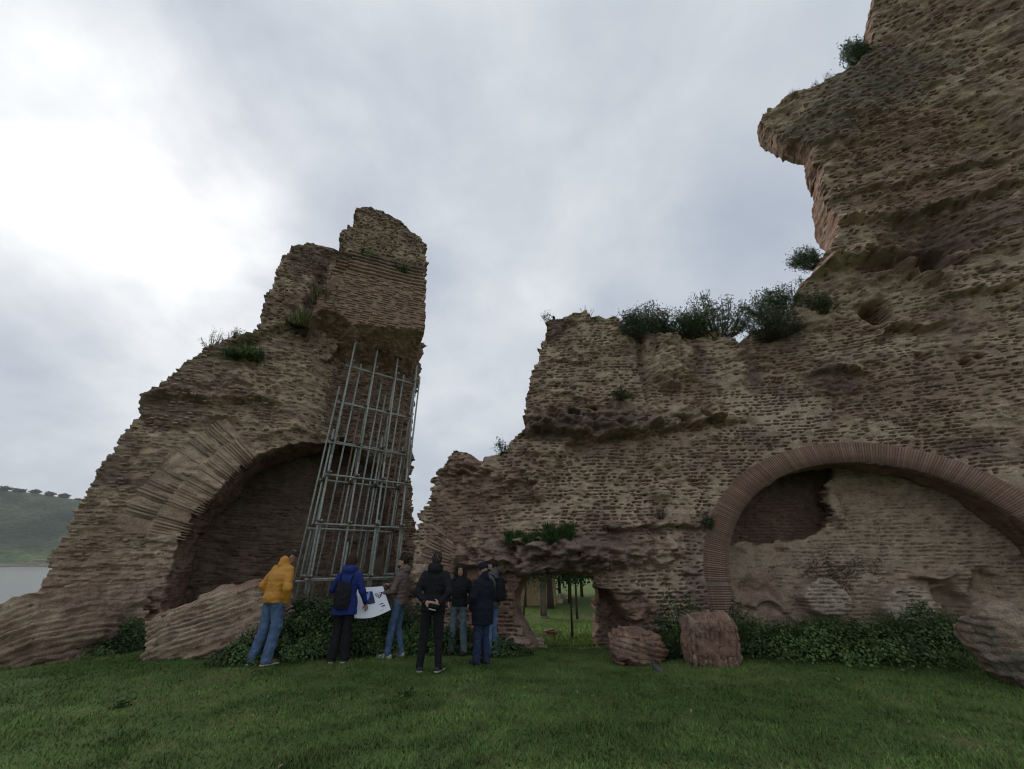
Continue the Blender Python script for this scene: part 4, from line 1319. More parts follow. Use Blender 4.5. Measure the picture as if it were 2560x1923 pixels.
# ------------------------------------------------------------------ lumps of fallen masonry
def chunk(name, label, ctr, dims, R, seed, ch=0.10, cols=(TAN, BROWN, RED), n=46, rough=0.10, sq=0.32, bl=0.22, nb=70, strata=1.0, cat='masonry block'):
    rng = np.random.default_rng(seed)
    u = np.linspace(-1, 1, n)
    A, B = np.meshgrid(u, u)
    Vs, Fs, o = [], [], 0
    for ax in range(3):
        for sg in (-1, 1):
            P = np.zeros((n, n, 3))
            P[..., ax] = sg
            P[..., (ax + 1) % 3] = A * sg
            P[..., (ax + 2) % 3] = B
            Vs.append(P.reshape(-1, 3)); Fs.append(grid_quads(n, n, o)); o += n * n
    P = np.concatenate(Vs)
    sph = P / np.linalg.norm(P, axis=1)[:, None]
    Q = P * (1 - sq) + sph * sq * 1.25
    half = np.asarray(dims) / 2
    X = Q * half
    X = X + sph * (rough * 2.2 * fbm3(X * 1.1 + seed, 3, seed))[:, None]
    k = np.floor((X[:, 2] + 0.06 * perlin3(X * 1.5, 3) + 0.02 * perlin3(X * 5, 4)) / ch).astype(np.int64)
    along = X[:, 0] + X[:, 1]
    nrmh = sph * np.array([1, 1, 0.35])
    st = 0.035 * (hsh(k, 1, seed) - 0.5) * 2 + 0.03 * perlin(along * 2.2, k * 5.3, seed)
    zz_ = (X[:, 2] + 0.06 * perlin3(X * 1.5, 3) + 0.02 * perlin3(X * 5, 4)) / ch
    fz = zz_ - np.floor(zz_)
    st = (1.2 * st - 0.06 * (fz < 0.32) * np.clip(0.75 + 1.6 * fbm3(X * 2.2, 2, seed + 8), 0, 1.3)) * strata
    X = X + nrmh * st[:, None] + sph * (rough * 0.45 * fbm3(X * 5 + seed, 3, seed + 3))[:, None]
    X = X + sph * (0.03 * fbm3(X * 10 + seed, 3, seed + 4))[:, None]
    c = lerp(cols[0], cols[1], sstep(-0.3, 0.3, fbm3(X * 1.6 + 3, 3, seed)))
    c = lerp(c, cols[2], sstep(0.0, 0.4, fbm3(X * 2.4 + 9, 3, seed + 5)) * 0.8)
    c = lerp(c, DARK, sstep(0.15, 0.45, fbm3(X * 3.4 + 19, 3, seed + 6)) * 0.6)
    root = empty(name, ctr)
    tag(root, label, cat)
    R = np.asarray(R)
    put('masonry', mesh_np('masonry', X @ R.T, Fs, c, False, (M_STONE,)), root)
    # bricks standing out of it
    i = np.floor((along + hsh(k, 2, seed) * bl) / bl).astype(np.int64)
    face = np.argmax(np.abs(P), axis=1)
    code = ((k + 500) * 1000 + (i + 300)) * 10 + face * 2 + (P[np.arange(len(P)), face] > 0)
    uq, inv = np.unique(code[face < 2], return_inverse=True)
    Xs = X[face < 2]
    cnt = np.bincount(inv)
    mean = np.stack([np.bincount(inv, Xs[:, q]) / cnt for q in range(3)], 1)
    nn = np.stack([np.bincount(inv, nrmh[face < 2][:, q]) / cnt for q in range(3)], 1)
    w = mean @ R.T + np.asarray(ctr)
    facing = np.sum((nn @ R.T) * (-(w - np.array([0, 0, CAM_H]))), axis=1)
    idx = np.where((cnt > 6) & (facing > 0) & (hsh(uq, 3, seed) > 0.25))[0]
    rng.shuffle(idx)
    for q in idx[:nb]:
        nv = nn[q] * np.array([1, 1, 0]); nv /= np.linalg.norm(nv) + 1e-9
        tv = np.array([-nv[1], nv[0], 0])
        l, t, d = bl * (0.55 + 0.3 * rng.random()), ch * (0.4 + 0.15 * rng.random()), 0.10
        z0 = (k[face < 2][inv == q][0] + 0.62) * ch
        m = np.array([mean[q][0], mean[q][1], z0]) - nv * (0.045 + 0.03 * rng.random())
        G = np.array([m + tv * l / 2 * x - nv * (d / 2) * (1 if y else -1) + np.array([0, 0, t / 2 * z]) + rng.normal(size=3) * 0.006 for x in (-1, 1) for y in (0, 1) for z in (-1, 1)])
        G = G @ R.T
        cc = G.mean(0)
        col = lerp(cols[1], cols[2], rng.random()) * (0.8 + 0.4 * rng.random())
        put('brick', boxes_mesh('brick', (G - cc)[None], np.asarray(col)[None], M_BRICK), root).location = cc
    return root


def rot(ax, deg):
    return np.array(Matrix.Rotation(math.radians(deg), 3, ax))


def build_chunks():
    g = on_ground(95, 1655)
    chunk('fallen_wall_slab', 'long slanting slab of fallen masonry at the far left edge', (g[0] - 1.15, g[1] + 0.70, g[2] + 0.02), (3.9, 1.9, 1.35), rot('Z', -14) @ rot('Y', -19), 3, 0.10, (TAN * 0.92, BROWN, BROWN), rough=0.15, nb=60, n=56, strata=1.0)
    g = on_ground(480, 1652)
    chunk('fallen_wall_slab', 'fallen slab of layered brickwork beside the man in the yellow jacket', (g[0] - 0.10, g[1] + 0.80, g[2] + 0.40), (2.25, 1.3, 1.1), rot('Z', 4) @ rot('Y', -17), 5, 0.085, (TAN * 0.95, BROWN, RED), rough=0.13, nb=90, sq=0.25, strata=1.1)
    g = on_ground(1612, 1668)
    chunk('fallen_brick_lump', 'rough reddish lump of fallen brickwork right of the doorway', (g[0], g[1] + 0.42, g[2] + 0.25), (0.84, 0.75, 0.55), rot('Z', 10) @ rot('Y', 12), 7, 0.09, (BROWN, RED, RED), rough=0.13, nb=50, n=40, sq=0.75, strata=0.55)
    g = on_ground(1805, 1668)
    chunk('fallen_brick_lump', 'squat reddish block of fallen brickwork standing below the arch foot', (g[0], g[1] + 0.34, g[2] + 0.33), (0.80, 0.72, 0.84), rot('Z', -6) @ rot('Y', 93), 10, 0.085, (RED * 1.1, BROWN, RED), rough=0.10, nb=60, n=40, sq=0.32, strata=0.6)
    g = on_ground(2480, 1735)
    chunk('fallen_brick_lump', 'pale rounded lump of masonry at the lower right edge', (g[0] + 1.05, g[1] + 0.35, g[2] + 0.28), (0.85, 0.9, 1.25), rot('Z', -25) @ rot('Y', -12), 11, 0.10, (BROWN, TAN * 0.7, GREYB), rough=0.14, nb=0, sq=0.7, strata=0.6)
    g = on_ground(1375, 1592)
    chunk('stone', 'small brown stone lying on the lawn behind the doorway', (g[0], g[1], g[2] + 0.10), (0.36, 0.3, 0.24), rot('Z', 20), 13, 0.08, (RED, BROWN, RED), n=12, rough=0.04, sq=0.7, nb=0, cat='stone')
    g = on_ground(1341, 1618)
    chunk('stone', 'pale stone at the left foot of the doorway', (g[0], g[1], g[2] + 0.05), (0.34, 0.26, 0.22), rot('Z', 30), 14, 0.08, (PALE, TAN, PALE), n=14, rough=0.05, sq=0.6, nb=0, cat='stone')
    # grey wedge in the grass
    g = on_ground(1646, 1677)
    mk = MB()
    P = np.array([[-.07, -.08, 0], [-.07, -.08, .10], [-.07, .08, 0], [-.07, .08, .13], [.08, -.08, 0], [.06, -.08, .03], [.08, .08, 0], [.06, .08, .06]])
    mk.add(P + np.array([g[0], g[1], g[2] - 0.01]), BOXF, (0.11, 0.115, 0.115))
    tag(mk.build('grey_wedge', M_STONE), 'small grey wedge-shaped block lying in the grass by the lump', 'block')


build_chunks()


# ------------------------------------------------------------------ tube scaffold that props the overhang
def build_scaffold():
    F1 = np.array([-4.86, 10.55])
    u, w = np.array([0.78, 0.625]), np.array([-0.625, 0.78])
    root = empty('tube_scaffold', (F1[0], F1[1], float(ground_z(*F1))))
    tag(root, 'tall grey steel tube scaffold propping the overhanging brick tower', 'scaffold')
    inv = Matrix.Translation(-root.location)
    m = mat_plain('galvanised_tube', (0.27, 0.29, 0.265), 0.6, 0.1, 0.5, 0.25, 14.0)
    mr = mat_plain('rusty_steel', (0.13, 0.085, 0.065), 0.8, 0.3, 0.3, 0.4, 25.0)
    m2 = mat_plain('rusty_tube', (0.21, 0.15, 0.115), 0.7, 0.2, 0.3, 0.35, 18.0)
    R = 0.026
    lifts = [1.25, 2.5, 3.72, 4.85, 6.1, 7.35]
    cols = [0.0, 0.74, 1.48, 2.2]

    def pt(a, b, z):
        p = F1 + u * a + w * b
        return np.array([p[0], p[1], z])

    def bar(name, p, q, mat=m, r=R):
        b = MB().tube([p, q], r, 10).build(name, mat, root, True)
        b.matrix_parent_inverse = inv
        return b

    def coupler(p):
        k = MB()
        k.box(p, (0.115, 0.09, 0.10), rot('Z', 38))
        k.box(p + np.array([0.03, -0.03, 0.01]), (0.05, 0.11, 0.05), rot('Z', 10))
        k.tube([p + np.array([-0.07, -0.02, 0.0]), p + np.array([0.08, 0.02, 0.0])], 0.012, 6)
        b = k.build('coupler', mr, root)
        b.matrix_parent_inverse = inv
    LB = 0.85          # depth of the scaffold
    lean = lambda z: 0.035 * z
    for c, a in enumerate(cols):
        gz = float(ground_z(*(F1 + u * a))) - 0.05
        dz = 0.12 * hsh(c, 1, 3)
        bar('standard', pt(a, 0, gz), pt(a + 0.02, 0.0, 4.15 + dz))
        # raking prop from the front row up to the underside of the overhang
        bar('raking_prop', pt(a + 0.03, 0.02, 3.55 - dz), pt(a + 0.30, LB - 0.10, 8.15 - 0.1 * c))
        bar('standard', pt(a, LB, gz), pt(a + lean(4.9), LB, 4.9 + 3 * dz))
        bar('standard', pt(a + lean(4.2) + 0.07, LB + 0.02, 4.2), pt(a + lean(8.3) + 0.05, LB, 8.28 - 0.08 * c))
        bar('standard', pt(a - 0.10, LB + 0.13, gz), pt(a - 0.10 + lean(6.6), LB + 0.13, 6.0 + 6 * dz), m if c % 2 == 0 else m2)
        bar('standard', pt(a + 0.14, LB + 0.16, gz + 0.8), pt(a + 0.14 + lean(5.4), LB + 0.14, 5.2 + 4 * dz), m2 if c == 1 else m)
        bar('standard', pt(a + 0.08, 0.05, gz), pt(a + 0.09, 0.05, 2.1 + 5 * dz))
        if c < 3:
            bar('standard', pt(a + 0.38, LB + 0.05, gz), pt(a + 0.38 + lean(7.6), LB + 0.05, 7.0 + 5 * dz))
            hp = MB()
            hp.box(pt(a + lean(8.3) + 0.06, LB, 8.30 - 0.08 * c), (0.26, 0.18, 0.035), rot('Z', 38))
            hp.box(pt(a + lean(8.3) + 0.06, LB, 8.335 - 0.08 * c), (0.16, 0.14, 0.03), rot('Z', 30))
            b = hp.build('head_plate', mr, root); b.matrix_parent_inverse = inv
    for i, z in enumerate(lifts):
        front = i < 3
        e0, e1 = -0.12, cols[-1] + 0.10
        if i != 2:
            bar('ledger', pt(e0 + lean(z), LB - 0.06, z - 0.06), pt(e1 + lean(z), LB - 0.06, z - 0.06))
        if i in (2, 3, 4, 5):
            bar('ledger', pt(e0 + lean(z) + 0.05, LB + 0.08, z + 0.02), pt(e1 + lean(z), LB + 0.08, z + 0.02))
        if front:
            bar('ledger', pt(e0 + 0.05, -0.06, z), pt(e1 + 0.05, -0.06, z))
        for c, a in enumerate(cols):
            if front:
                bar('transom', pt(a + 0.05, -0.14, z + 0.07), pt(a + lean(z) + 0.03, LB + 0.28, z + 0.06))
                coupler(pt(a + 0.02, -0.03, z + 0.04))
            elif i in (3, 5):
                bar('transom', pt(a + lean(z) + 0.06, LB - 0.32, z + 0.07), pt(a + lean(z) + 0.06, LB + 0.30, z + 0.07))
            coupler(pt(a + lean(z) + 0.02, LB - 0.02, z))
    # a long rusty pole along the right-hand side
    bar('standard', pt(2.35, LB - 0.1, 2.4), pt(2.62, LB + 0.1, 8.2), m2, 0.022)
    bar('standard', pt(2.40, 0.3, 3.3), pt(2.66, LB - 0.1, 7.6))
    return root


build_scaffold()


# ------------------------------------------------------------------ plants
def on_plan(plan, px, py, d=0.0):
    a, z = plan.hit(px, py)
    return plan.P(np.float64(a), np.float64(z), np.float64(d))


def build_plants():
    lawn_grass()
    ground_cover('nettle_bank', 'dark green nettles heaped behind the group of people', [(600, 1655, None, 0.55, 0.35), (690, 1640, None, 0.9, 0.62), (770, 1625, None, 0.9, 0.85), (850, 1630, None, 0.9, 0.80), (930, 1630, None, 0.8, 0.75), (1010, 1628, None, 0.8, 0.70), (1085, 1628, None, 0.7, 0.70), (1150, 1625, None, 0.6, 0.50), (1240, 1628, None, 0.5, 0.42), (1290, 1632, None, 0.35, 0.28), (740, 1600, None, 1.1, 0.8), (880, 1600, None, 1.1, 0.85), (1000, 1600, None, 0.9, 0.85)], 50000, 21, G_DARK + ((0.07, 0.12, 0.03),), 0.047)
    ground_cover('bramble_patch', 'dark undergrowth between the two fallen slabs', [(285, 1625, None, 0.75, 0.45), (240, 1640, None, 0.6, 0.28), (340, 1600, None, 0.6, 0.6), (320, 1590, None, 0.8, 0.6)], 9000, 22, G_DARK, 0.042)
    ground_cover('weed_bank', 'tall dark green weeds along the foot of the arch', [(1640, 1600, None, 0.5, 0.55), (1690, 1592, None, 0.5, 1.15), (1735, 1600, None, 0.4, 0.95), (1700, 1640, None, 0.5, 0.40), (1880, 1640, None, 0.55, 0.30), (1945, 1640, None, 0.5, 0.55), (2010, 1650, None, 0.6, 0.32), (2080, 1650, None, 0.6, 0.58), (2150, 1650, None, 0.7, 0.75), (2200, 1665, None, 0.6, 0.35), (2260, 1655, None, 0.6, 0.62), (2330, 1665, None, 0.5, 0.30), (2370, 1655, None, 0.6, 0.85), (1860, 1600, None, 0.6, 0.75), (2010, 1605, None, 0.8, 0.45), (2150, 1605, None, 0.9, 0.5), (2320, 1610, None, 0.9, 0.7)], 16000, 23, G_MID + ((0.08, 0.12, 0.035),), 0.052)
    rng = np.random.default_rng(88)
    n = 20000
    px, q = 1600 + 830 * rng.random(n), rng.random(n)
    P = np.stack([(px - 1280) / 1000 * 8.0 * (1 + 0.12 * q), 8.95 + 0.85 * q, 0 * q], 1)
    P[:, 2] = ground_z(P[:, 0], P[:, 1]) - 0.02
    V, F, c = blades3(P, 0.62, rng, ((0.035, 0.060, 0.018), (0.085, 0.110, 0.035)), 0.8, 0.006)
    hm = 0.35 + 1.0 * np.clip(0.5 + fbm(P[:, 0] * 1.4, P[:, 1] * 1.4, 3, 8), 0, 1)
    b0 = np.repeat(P[:, 2], 3)
    V[:, 2] = b0 + (V[:, 2] - b0) * np.repeat(hm, 3)
    tag(put('tall_grass', mesh_np('tall_grass', V, F, c, False, (M_GRASS,))), 'tall rough grass along the foot of the arched wall', 'grass', kind='stuff')
    # yellow flowers in the nettles
    rng = np.random.default_rng(4)
    my = mat_plain('yellow_petals', (0.62, 0.52, 0.05), 0.6)
    mw = mat_plain('pale_petals', (0.6, 0.6, 0.5), 0.6)
    k = 0
    for px, py in [(744, 1582), (752, 1580), (757, 1585), (738, 1588), (778, 1584), (800, 1578), (806, 1583), (820, 1580), (826, 1578), (831, 1583), (824, 1590), (834, 1589), (765, 1600), (816, 1596)]:
        p = at_depth(px, py, 8.85 + 0.1 * rng.random())
        f = MB()
        for q in range(5):
            a = q * 1.2566 + rng.random()
            c, s = math.cos(a), math.sin(a)
            f.add(p + np.array([[0, 0, 0], [c * .018 - s * .010, -.006, s * .018 + c * .010], [c * .030, -.012, s * .030], [c * .018 + s * .010, -.006, s * .018 - c * .010]]), np.array([[0, 1, 2, 3]]))
        tag(f.build('yellow_flower', my), 'tiny yellow flower among the nettles behind the group', 'flower', 'yellow flowers in the nettles')
    # shrubs on the wall head
    B = lambda px, py, d=-0.35: tuple(on_plan(RPLAN, px, py, d))
    spiky_bush('shrub', 'broad dark shrub on the wall top, leftmost of the wall-top shrubs', B(1635, 842), 2.6, 1.35, 120, 31, G_OLIVE, 0.075, dens=48)
    spiky_bush('shrub', 'grey-green shrub hanging over the wall edge beside the vertical groove', B(1585, 850, 0.15), 0.95, 0.9, 60, 32, G_BLUE, 0.06, dens=48)
    spiky_bush('shrub', 'tall open shrub with upright branches against the sky on the wall top', B(1800, 842, -0.3), 2.9, 1.75, 105, 33, ((0.05, 0.08, 0.03), (0.11, 0.145, 0.06)), 0.075, dens=48)
    spiky_bush('shrub', 'dark low shrub between the two tall wall-top shrubs', B(1725, 846, -0.1), 2.2, 0.95, 100, 34, G_DARK, 0.06, dens=48)
    spiky_bush('shrub', 'round grassy shrub at the foot of the high broken wall', B(1955, 792, -0.2), 2.2, 1.25, 100, 35, G_MID, 0.065, dens=48)
    spiky_bush('shrub', 'dark grey-green shrub hanging below the wall top in the middle', B(1925, 855, 0.15), 1.9, 1.0, 90, 36, G_BLUE, 0.06, dens=48, lean=(0, -0.1))
    spiky_bush('shrub', 'olive tuft growing from the wall face right of the wall-top shrubs', B(2060, 795, 0.15), 0.85, 0.95, 45, 37, ((0.07, 0.085, 0.03), (0.11, 0.12, 0.045)), 0.055, dens=48)
    spiky_bush('shrub', 'small bright shrub in the notch below the overhanging spur', B(2045, 662, -0.2), 1.0, 0.85, 40, 38, G_OLIVE, 0.07, dens=48, lean=(-0.25, 0))
    spiky_bush('shrub', 'dark shrub clinging to the sloping edge near the very top', B(2180, 138, -0.25), 1.0, 1.25, 50, 39, G_DARK, 0.08, dens=48, lean=(-0.3, 0))
    for px, py, h, lab in ((1995, 228, 0.55, 'thin sprig on the back of the overhanging spur, nearest its tip'), (2045, 205, 0.4, 'little sprig in the middle of the spur top'), (2085, 190, 0.6, 'leafy sprig on the spur top nearest the dark shrub'), (2010, 705, 0.45, 'thin sprig at the wall edge above the round shrub')):
        spiky_bush('sprig', lab, B(px, py, -0.2), 0.35, h, 7, int(px), G_OLIVE, 0.05, dens=12, cat='plant')
    spiky_bush('sprig', 'weed on the left corner of the middle wall top', B(1368, 795, -0.1), 0.5, 0.3, 12, 61, G_OLIVE, 0.05, dens=12, cat='plant')
    spiky_bush('sprig', 'feathery dry weed on the middle wall top', B(1470, 782, -0.3), 0.6, 0.55, 8, 62, DRYG, 0.025, dens=8, cat='plant')
    grass_tuft('ledge_grass', 'bright green grass strip on the ledge above the doorway', B(1345, 1350, 0.20), 1.45, 0.22, 5200, 63, G_DARK, 0.22)
    grass_tuft('ledge_grass', 'taller grass clump at the right end of the ledge above the doorway', B(1400, 1348, 0.22), 0.55, 0.34, 1800, 64, G_DARK, 0.4)
    spiky_bush('ledge_plant', 'dark green tuft on the rubble band high in the middle wall', B(1548, 1008, 0.30), 0.75, 0.34, 36, 65, G_DARK, 0.05, dens=20, cat='plant')
    spiky_bush('ledge_plant', 'leafy weed in the step at the left of the middle wall', B(1258, 1140, 0.0), 0.55, 0.55, 22, 66, G_OLIVE, 0.055, dens=18, cat='plant')
    spiky_bush('ledge_plant', 'small dark plant beside the left shoulder of the arch', B(1768, 1322, 0.15), 0.34, 0.42, 22, 67, G_DARK, 0.05, dens=18, cat='plant')
    spiky_bush('ledge_plant', 'brownish dry weed on the wall left of the arch', B(1645, 1300, 0.2), 0.4, 0.4, 22, 68, DRYG, 0.03, dens=14, cat='plant')
    # dead creeper inside the niche
    p2 = RPLAN.off(1.05)
    b = on_plan(p2, 2090, 1455, 0.25)
    rng = np.random.default_rng(69)
    root = empty('dead_creeper', tuple(b))
    tag(root, 'dry brown creeper hanging inside the niche above the pale block', 'creeper')
    tw, LV = MB(), []
    for i in range(24):
        p = on_plan(p2, 1975 + 210 * rng.random(), 1400 + 60 * rng.random(), 0.28 + 0.1 * rng.random()) - b
        d = rng.normal(size=3) * 0.06
        pts = [p]
        for q in range(7):
            d = d * 0.7 + rng.normal(size=3) * np.array([0.07, 0.025, 0.06])
            pts.append(pts[-1] + d)
            LV.append(pts[-1] + rng.normal(size=(9, 3)) * 0.045)
        tw.tube(pts, 0.003, 4, (0.12, 0.09, 0.065))
    tw.build('twig', M_BARK, root)
    V, F, c = leaves(np.concatenate(LV), 0.040, ((0.075, 0.055, 0.035), (0.10, 0.09, 0.045)), rng, 0.2, 0.5)
    put('foliage', mesh_np('foliage', V, F, c, False, (M_LEAF,)), root)
    # the tower at the left
    L = lambda px, py, d=-0.2: tuple(on_plan(LPLAN, px, py, d))
    T = lambda px, py, d=-0.2: tuple(on_plan(TPLAN, px, py, d))
    spiky_bush('spike_weed', 'tall spiky weeds on the shoulder of the left ruin', L(530, 868), 0.95, 0.75, 26, 71, G_OLIVE, 0.04, dens=22, cat='plant')
    spiky_bush('spike_weed', 'flowering weed with yellow blooms right of the spiky weeds', L(590, 860, 0.0), 0.9, 0.55, 30, 72, ((0.06, 0.085, 0.025), (0.11, 0.14, 0.04), (0.5, 0.45, 0.06)), 0.045, dens=22, cat='plant')
    grass_tuft('shoulder_grass', 'green grass patch on the sloping shoulder of the left ruin', L(610, 895, 0.12), 0.9, 0.32, 700, 73, G_MID, 0.6)
    spiky_bush('spike_weed', 'small thin weed low on the left edge of the left ruin', L(415, 965), 0.5, 0.55, 8, 74, G_OLIVE, 0.04, dens=14, cat='plant')
    grass_tuft('crown_grass', 'green grass tuft under the crown of the tower, left one', T(925, 652, -0.15), 0.55, 0.5, 420, 75, G_MID, 0.5)
    grass_tuft('crown_grass', 'wide green grass tuft under the crown of the tower, right one', T(985, 672, -0.15), 1.0, 0.42, 750, 76, G_MID, 0.4)
    grass_tuft('dry_grass', 'dry pale grass clump in the cleft left of the neat brick panel', T(805, 745, -0.3), 0.5, 0.6, 350, 77, DRYG, 0.6)
    grass_tuft('dry_grass', 'yellow-flecked grass clump lower in the cleft of the tower', T(742, 800, -0.3), 0.6, 0.5, 420, 78, ((0.08, 0.09, 0.03), (0.14, 0.13, 0.05)), 0.6)
    spiky_bush('fern', 'bright green plant at the upper end of the left slab', tuple(on_ground(345, 1560) + np.array([0, 0.2, 0.55])), 0.6, 0.6, 30, 79, G_MID, 0.05, dens=20, cat='plant')
    # a few broad weeds in the lawn
    rng = np.random.default_rng(8)
    for px, py, lab in ((1010, 1740, 'broad dark leafy weed in the lawn before the group'), (300, 1770, 'low weed in the lawn at the lower left')):
        g = on_ground(px, py)
        spiky_bush('lawn_weed', lab, tuple(g), 0.22, 0.06, 12, int(px), G_MID, 0.045, dens=7, slim=0.6, cat='plant')


build_plants()


# ------------------------------------------------------------------ what is seen through the doorway, and across the lake
def tree(name, label, base, h, trunk_r, crown_z, cw, chh, n, seed, cols=G_DARK, leaf=0.16, group=None):
    rng = np.random.default_rng(seed)
    root = empty(name, tuple(base))
    tag(root, label, 'tree', group)
    t = MB()
    lx, ly = rng.normal() * 0.08, rng.normal() * 0.08
    pts = [(0, 0, -0.2), (lx * .4, ly * .4, h * .25), (lx, ly, h * .5), (lx * 1.3, ly, crown_z + chh * 0.55)]
    t.tube(pts, [trunk_r * 1.25, trunk_r, trunk_r * .9, trunk_r * .4], 8, (0.075, 0.055, 0.04))
    for i in range(7):
        a = i * 0.9 + rng.random()
        t.tube([(lx, ly, crown_z - chh * 0.1 + rng.random() * chh * .3), (lx + math.cos(a) * cw * .25, ly + math.sin(a) * cw * .25, crown_z + chh * .25), (lx + math.cos(a) * cw * .42, ly + math.sin(a) * cw * .42, crown_z + chh * (.2 + .5 * rng.random()))], [trunk_r * .5, trunk_r * .3, trunk_r * .12], 6, (0.075, 0.055, 0.04))
    t.build('trunk', M_BARK, root, True)
    m = n // 40
    cc = rng.normal(size=(m, 3)); cc /= np.linalg.norm(cc, axis=1)[:, None]
    cc = cc * (0.35 + 0.6 * rng.random(m)[:, None]) * np.array([cw / 2, cw / 2, chh / 2]) + np.array([lx, ly, crown_z + chh * .45])
    C = (cc[:, None] + rng.normal(size=(m, 40, 3)) * np.array([cw, cw, chh]) * 0.085).reshape(-1, 3)
    V, F, c = leaves(C, leaf, cols, rng, 0.4, 0.6)
    put('crown', mesh_np('crown', V, F, c, False, (M_LEAF,)), root)
    return root


def build_background():
    g = lambda px, py: on_ground(px, py)
    tree('young_tree', 'slender young tree with a thin straight trunk nearest behind the doorway', g(1431, 1598), 2.4, 0.030, 1.75, 2.0, 1.2, 2600, 1, G_DARK, 0.12)
    tree('young_tree', 'leaning young tree beyond the path at the right of the doorway view', g(1443, 1549), 3.0, 0.07, 2.0, 3.4, 2.2, 3600, 2, G_DARK, 0.17)
    tree('young_tree', 'thin tree at the left side of the doorway view', g(1308, 1546), 3.0, 0.06, 2.0, 3.4, 2.0, 3200, 3, G_DARK, 0.17)
    tree('young_tree', 'thin dark tree far behind on the left, before the tan wall', g(1315, 1517), 3.6, 0.07, 2.3, 4.4, 2.4, 3200, 4, G_DARK, 0.22)
    tree('dark_tree', 'dark many-stemmed tree beyond the path in the middle of the doorway view', g(1377, 1522), 4.2, 0.22, 2.5, 5.5, 3.0, 4200, 5, ((0.012, 0.02, 0.010), (0.03, 0.045, 0.018)), 0.24)
    tree('dark_tree', 'bushy tree far behind at the right of the doorway view', g(1425, 1508), 4.5, 0.14, 1.7, 6.5, 3.8, 4200, 6, G_DARK, 0.26)
    for i, (px, py) in enumerate(((1270, 1500), (1340, 1494), (1400, 1492), (1455, 1492), (1540, 1494))):
        b = g(px, py)
        tree('background_tree', 'tree in the dim belt of trees closing the doorway view', b, 8, 0.13, 2.6, 10, 7, 3000, 20 + i, ((0.02, 0.035, 0.015), (0.05, 0.07, 0.03)), 0.42, 'tree belt beyond the path')
    # concrete post
    b = g(1361, 1546)
    p = MB()
    p.box(b + np.array([0, 0, 0.95]), (0.30, 0.28, 2.1))
    p.box(b + np.array([0, 0, 2.06]), (0.36, 0.34, 0.16))
    p.box(b + np.array([-0.19, 0, 0.9]), (0.08, 0.2, 1.9))
    p.box(b + np.array([0, 0, 0.05]), (0.5, 0.46, 0.14))
    tag(p.build('concrete_post', mat_plain('weathered_concrete', (0.20, 0.18, 0.14), 0.9, 0, 0.2, 0.3, 6)), 'square weathered post beyond the doorway at the path edge', 'post')
    # tan wall
    b = g(1330, 1514)
    w = MB()
    X = np.linspace(-3.4, 1.9, 40); Zs = np.linspace(-0.3, 2.6, 24)
    XX, ZZ = np.meshgrid(X, Zs)
    ZZ = ZZ - np.where(ZZ > 2.2, 0.35 * np.abs(fbm(XX * 1.5, ZZ, 3, 3)), 0)
    fr = np.stack([b[0] + XX, b[1] + 0.05 * fbm(XX * 2, ZZ * 2, 3, 2), b[2] + ZZ], -1).reshape(-1, 3)
    bk = fr + np.array([0, 0.4, 0])
    q = grid_quads(24, 40)
    w.add(fr, q, (0.42, 0.31, 0.18)); w.add(bk, q[:, ::-1], (0.42, 0.31, 0.18))
    top = np.arange(23 * 40, 24 * 40)
    ed = np.concatenate([np.stack([top[:-1], top[1:], top[1:] + 960, top[:-1] + 960], 1), np.stack([np.arange(0, 23) * 40, np.arange(1, 24) * 40, np.arange(1, 24) * 40 + 960, np.arange(0, 23) * 40 + 960], 1)[:, ::-1], np.stack([np.arange(0, 23) * 40 + 39, np.arange(1, 24) * 40 + 39, np.arange(1, 24) * 40 + 999, np.arange(0, 23) * 40 + 999], 1)])
    w.f.append(ed)
    tag(w.build('garden_wall', M_STONE), 'tan plastered wall far beyond the doorway on the left', 'wall', kind='thing')
    # pale blocks in the far lawn
    for px, py, s, lab in ((1397, 1508, 0.55, 'long pale block lying far beyond the doorway, left one'), (1408, 1496, 0.6, 'pale upright block far beyond the doorway, middle one'), (1420, 1497, 0.45, 'pale upright block far beyond the doorway, right one')):
        q = g(px, py)
        chunk('pale_block', lab, (q[0], q[1], q[2] + 0.2 * s), (1.3 * s, 0.6 * s, 0.9 * s), rot('Z', px % 40), px, 0.3, (PALE * 1.3, PALE, PALE), n=8, rough=0.05, sq=0.2, nb=0, cat='stone')
    # pines along the ridge across the lake
    for i, (px, hh, wd) in enumerate(((3, 9, 17), (12, 8, 11), (20, 6, 13), (33, 5, 12), (42, 6, 12), (53, 8, 15), (68, 9, 13), (79, 9, 12), (88, 7, 8), (102, 9, 8), (108, 5, 7), (117, 6, 8), (127, 8, 11), (138, 9, 13), (147, 9, 12), (158, 9, 13), (168, 9, 12), (176, 8, 10), (184, 7, 10))):
        d = ray(px, 1240)
        t = hill_top(math.degrees(math.atan2(d[0], d[1])))
        t[2] -= 5.0
        m = 1.25 + 0.7 * hsh(i, 3, 4)
        tree('ridge_pine', 'pine in the thin row of trees along the ridge across the lake', t, hh * m * 0.8, 0.5, hh * m * 0.35, wd * m, hh * m * 0.6, 600, 100 + i, ((0.018, 0.032, 0.016), (0.03, 0.045, 0.02)), 3.2, 'pines along the ridge')
    # houses on the far shore
    mw = mat_plain('pale_render', (0.55, 0.52, 0.45), 0.9, 0, 0.2, 0.1, 0.3)
    mt = mat_plain('roof_tiles', (0.28, 0.17, 0.12), 0.9, 0, 0.2, 0.2, 0.5)
    md = mat_plain('dark_window', (0.04, 0.045, 0.05), 0.3)
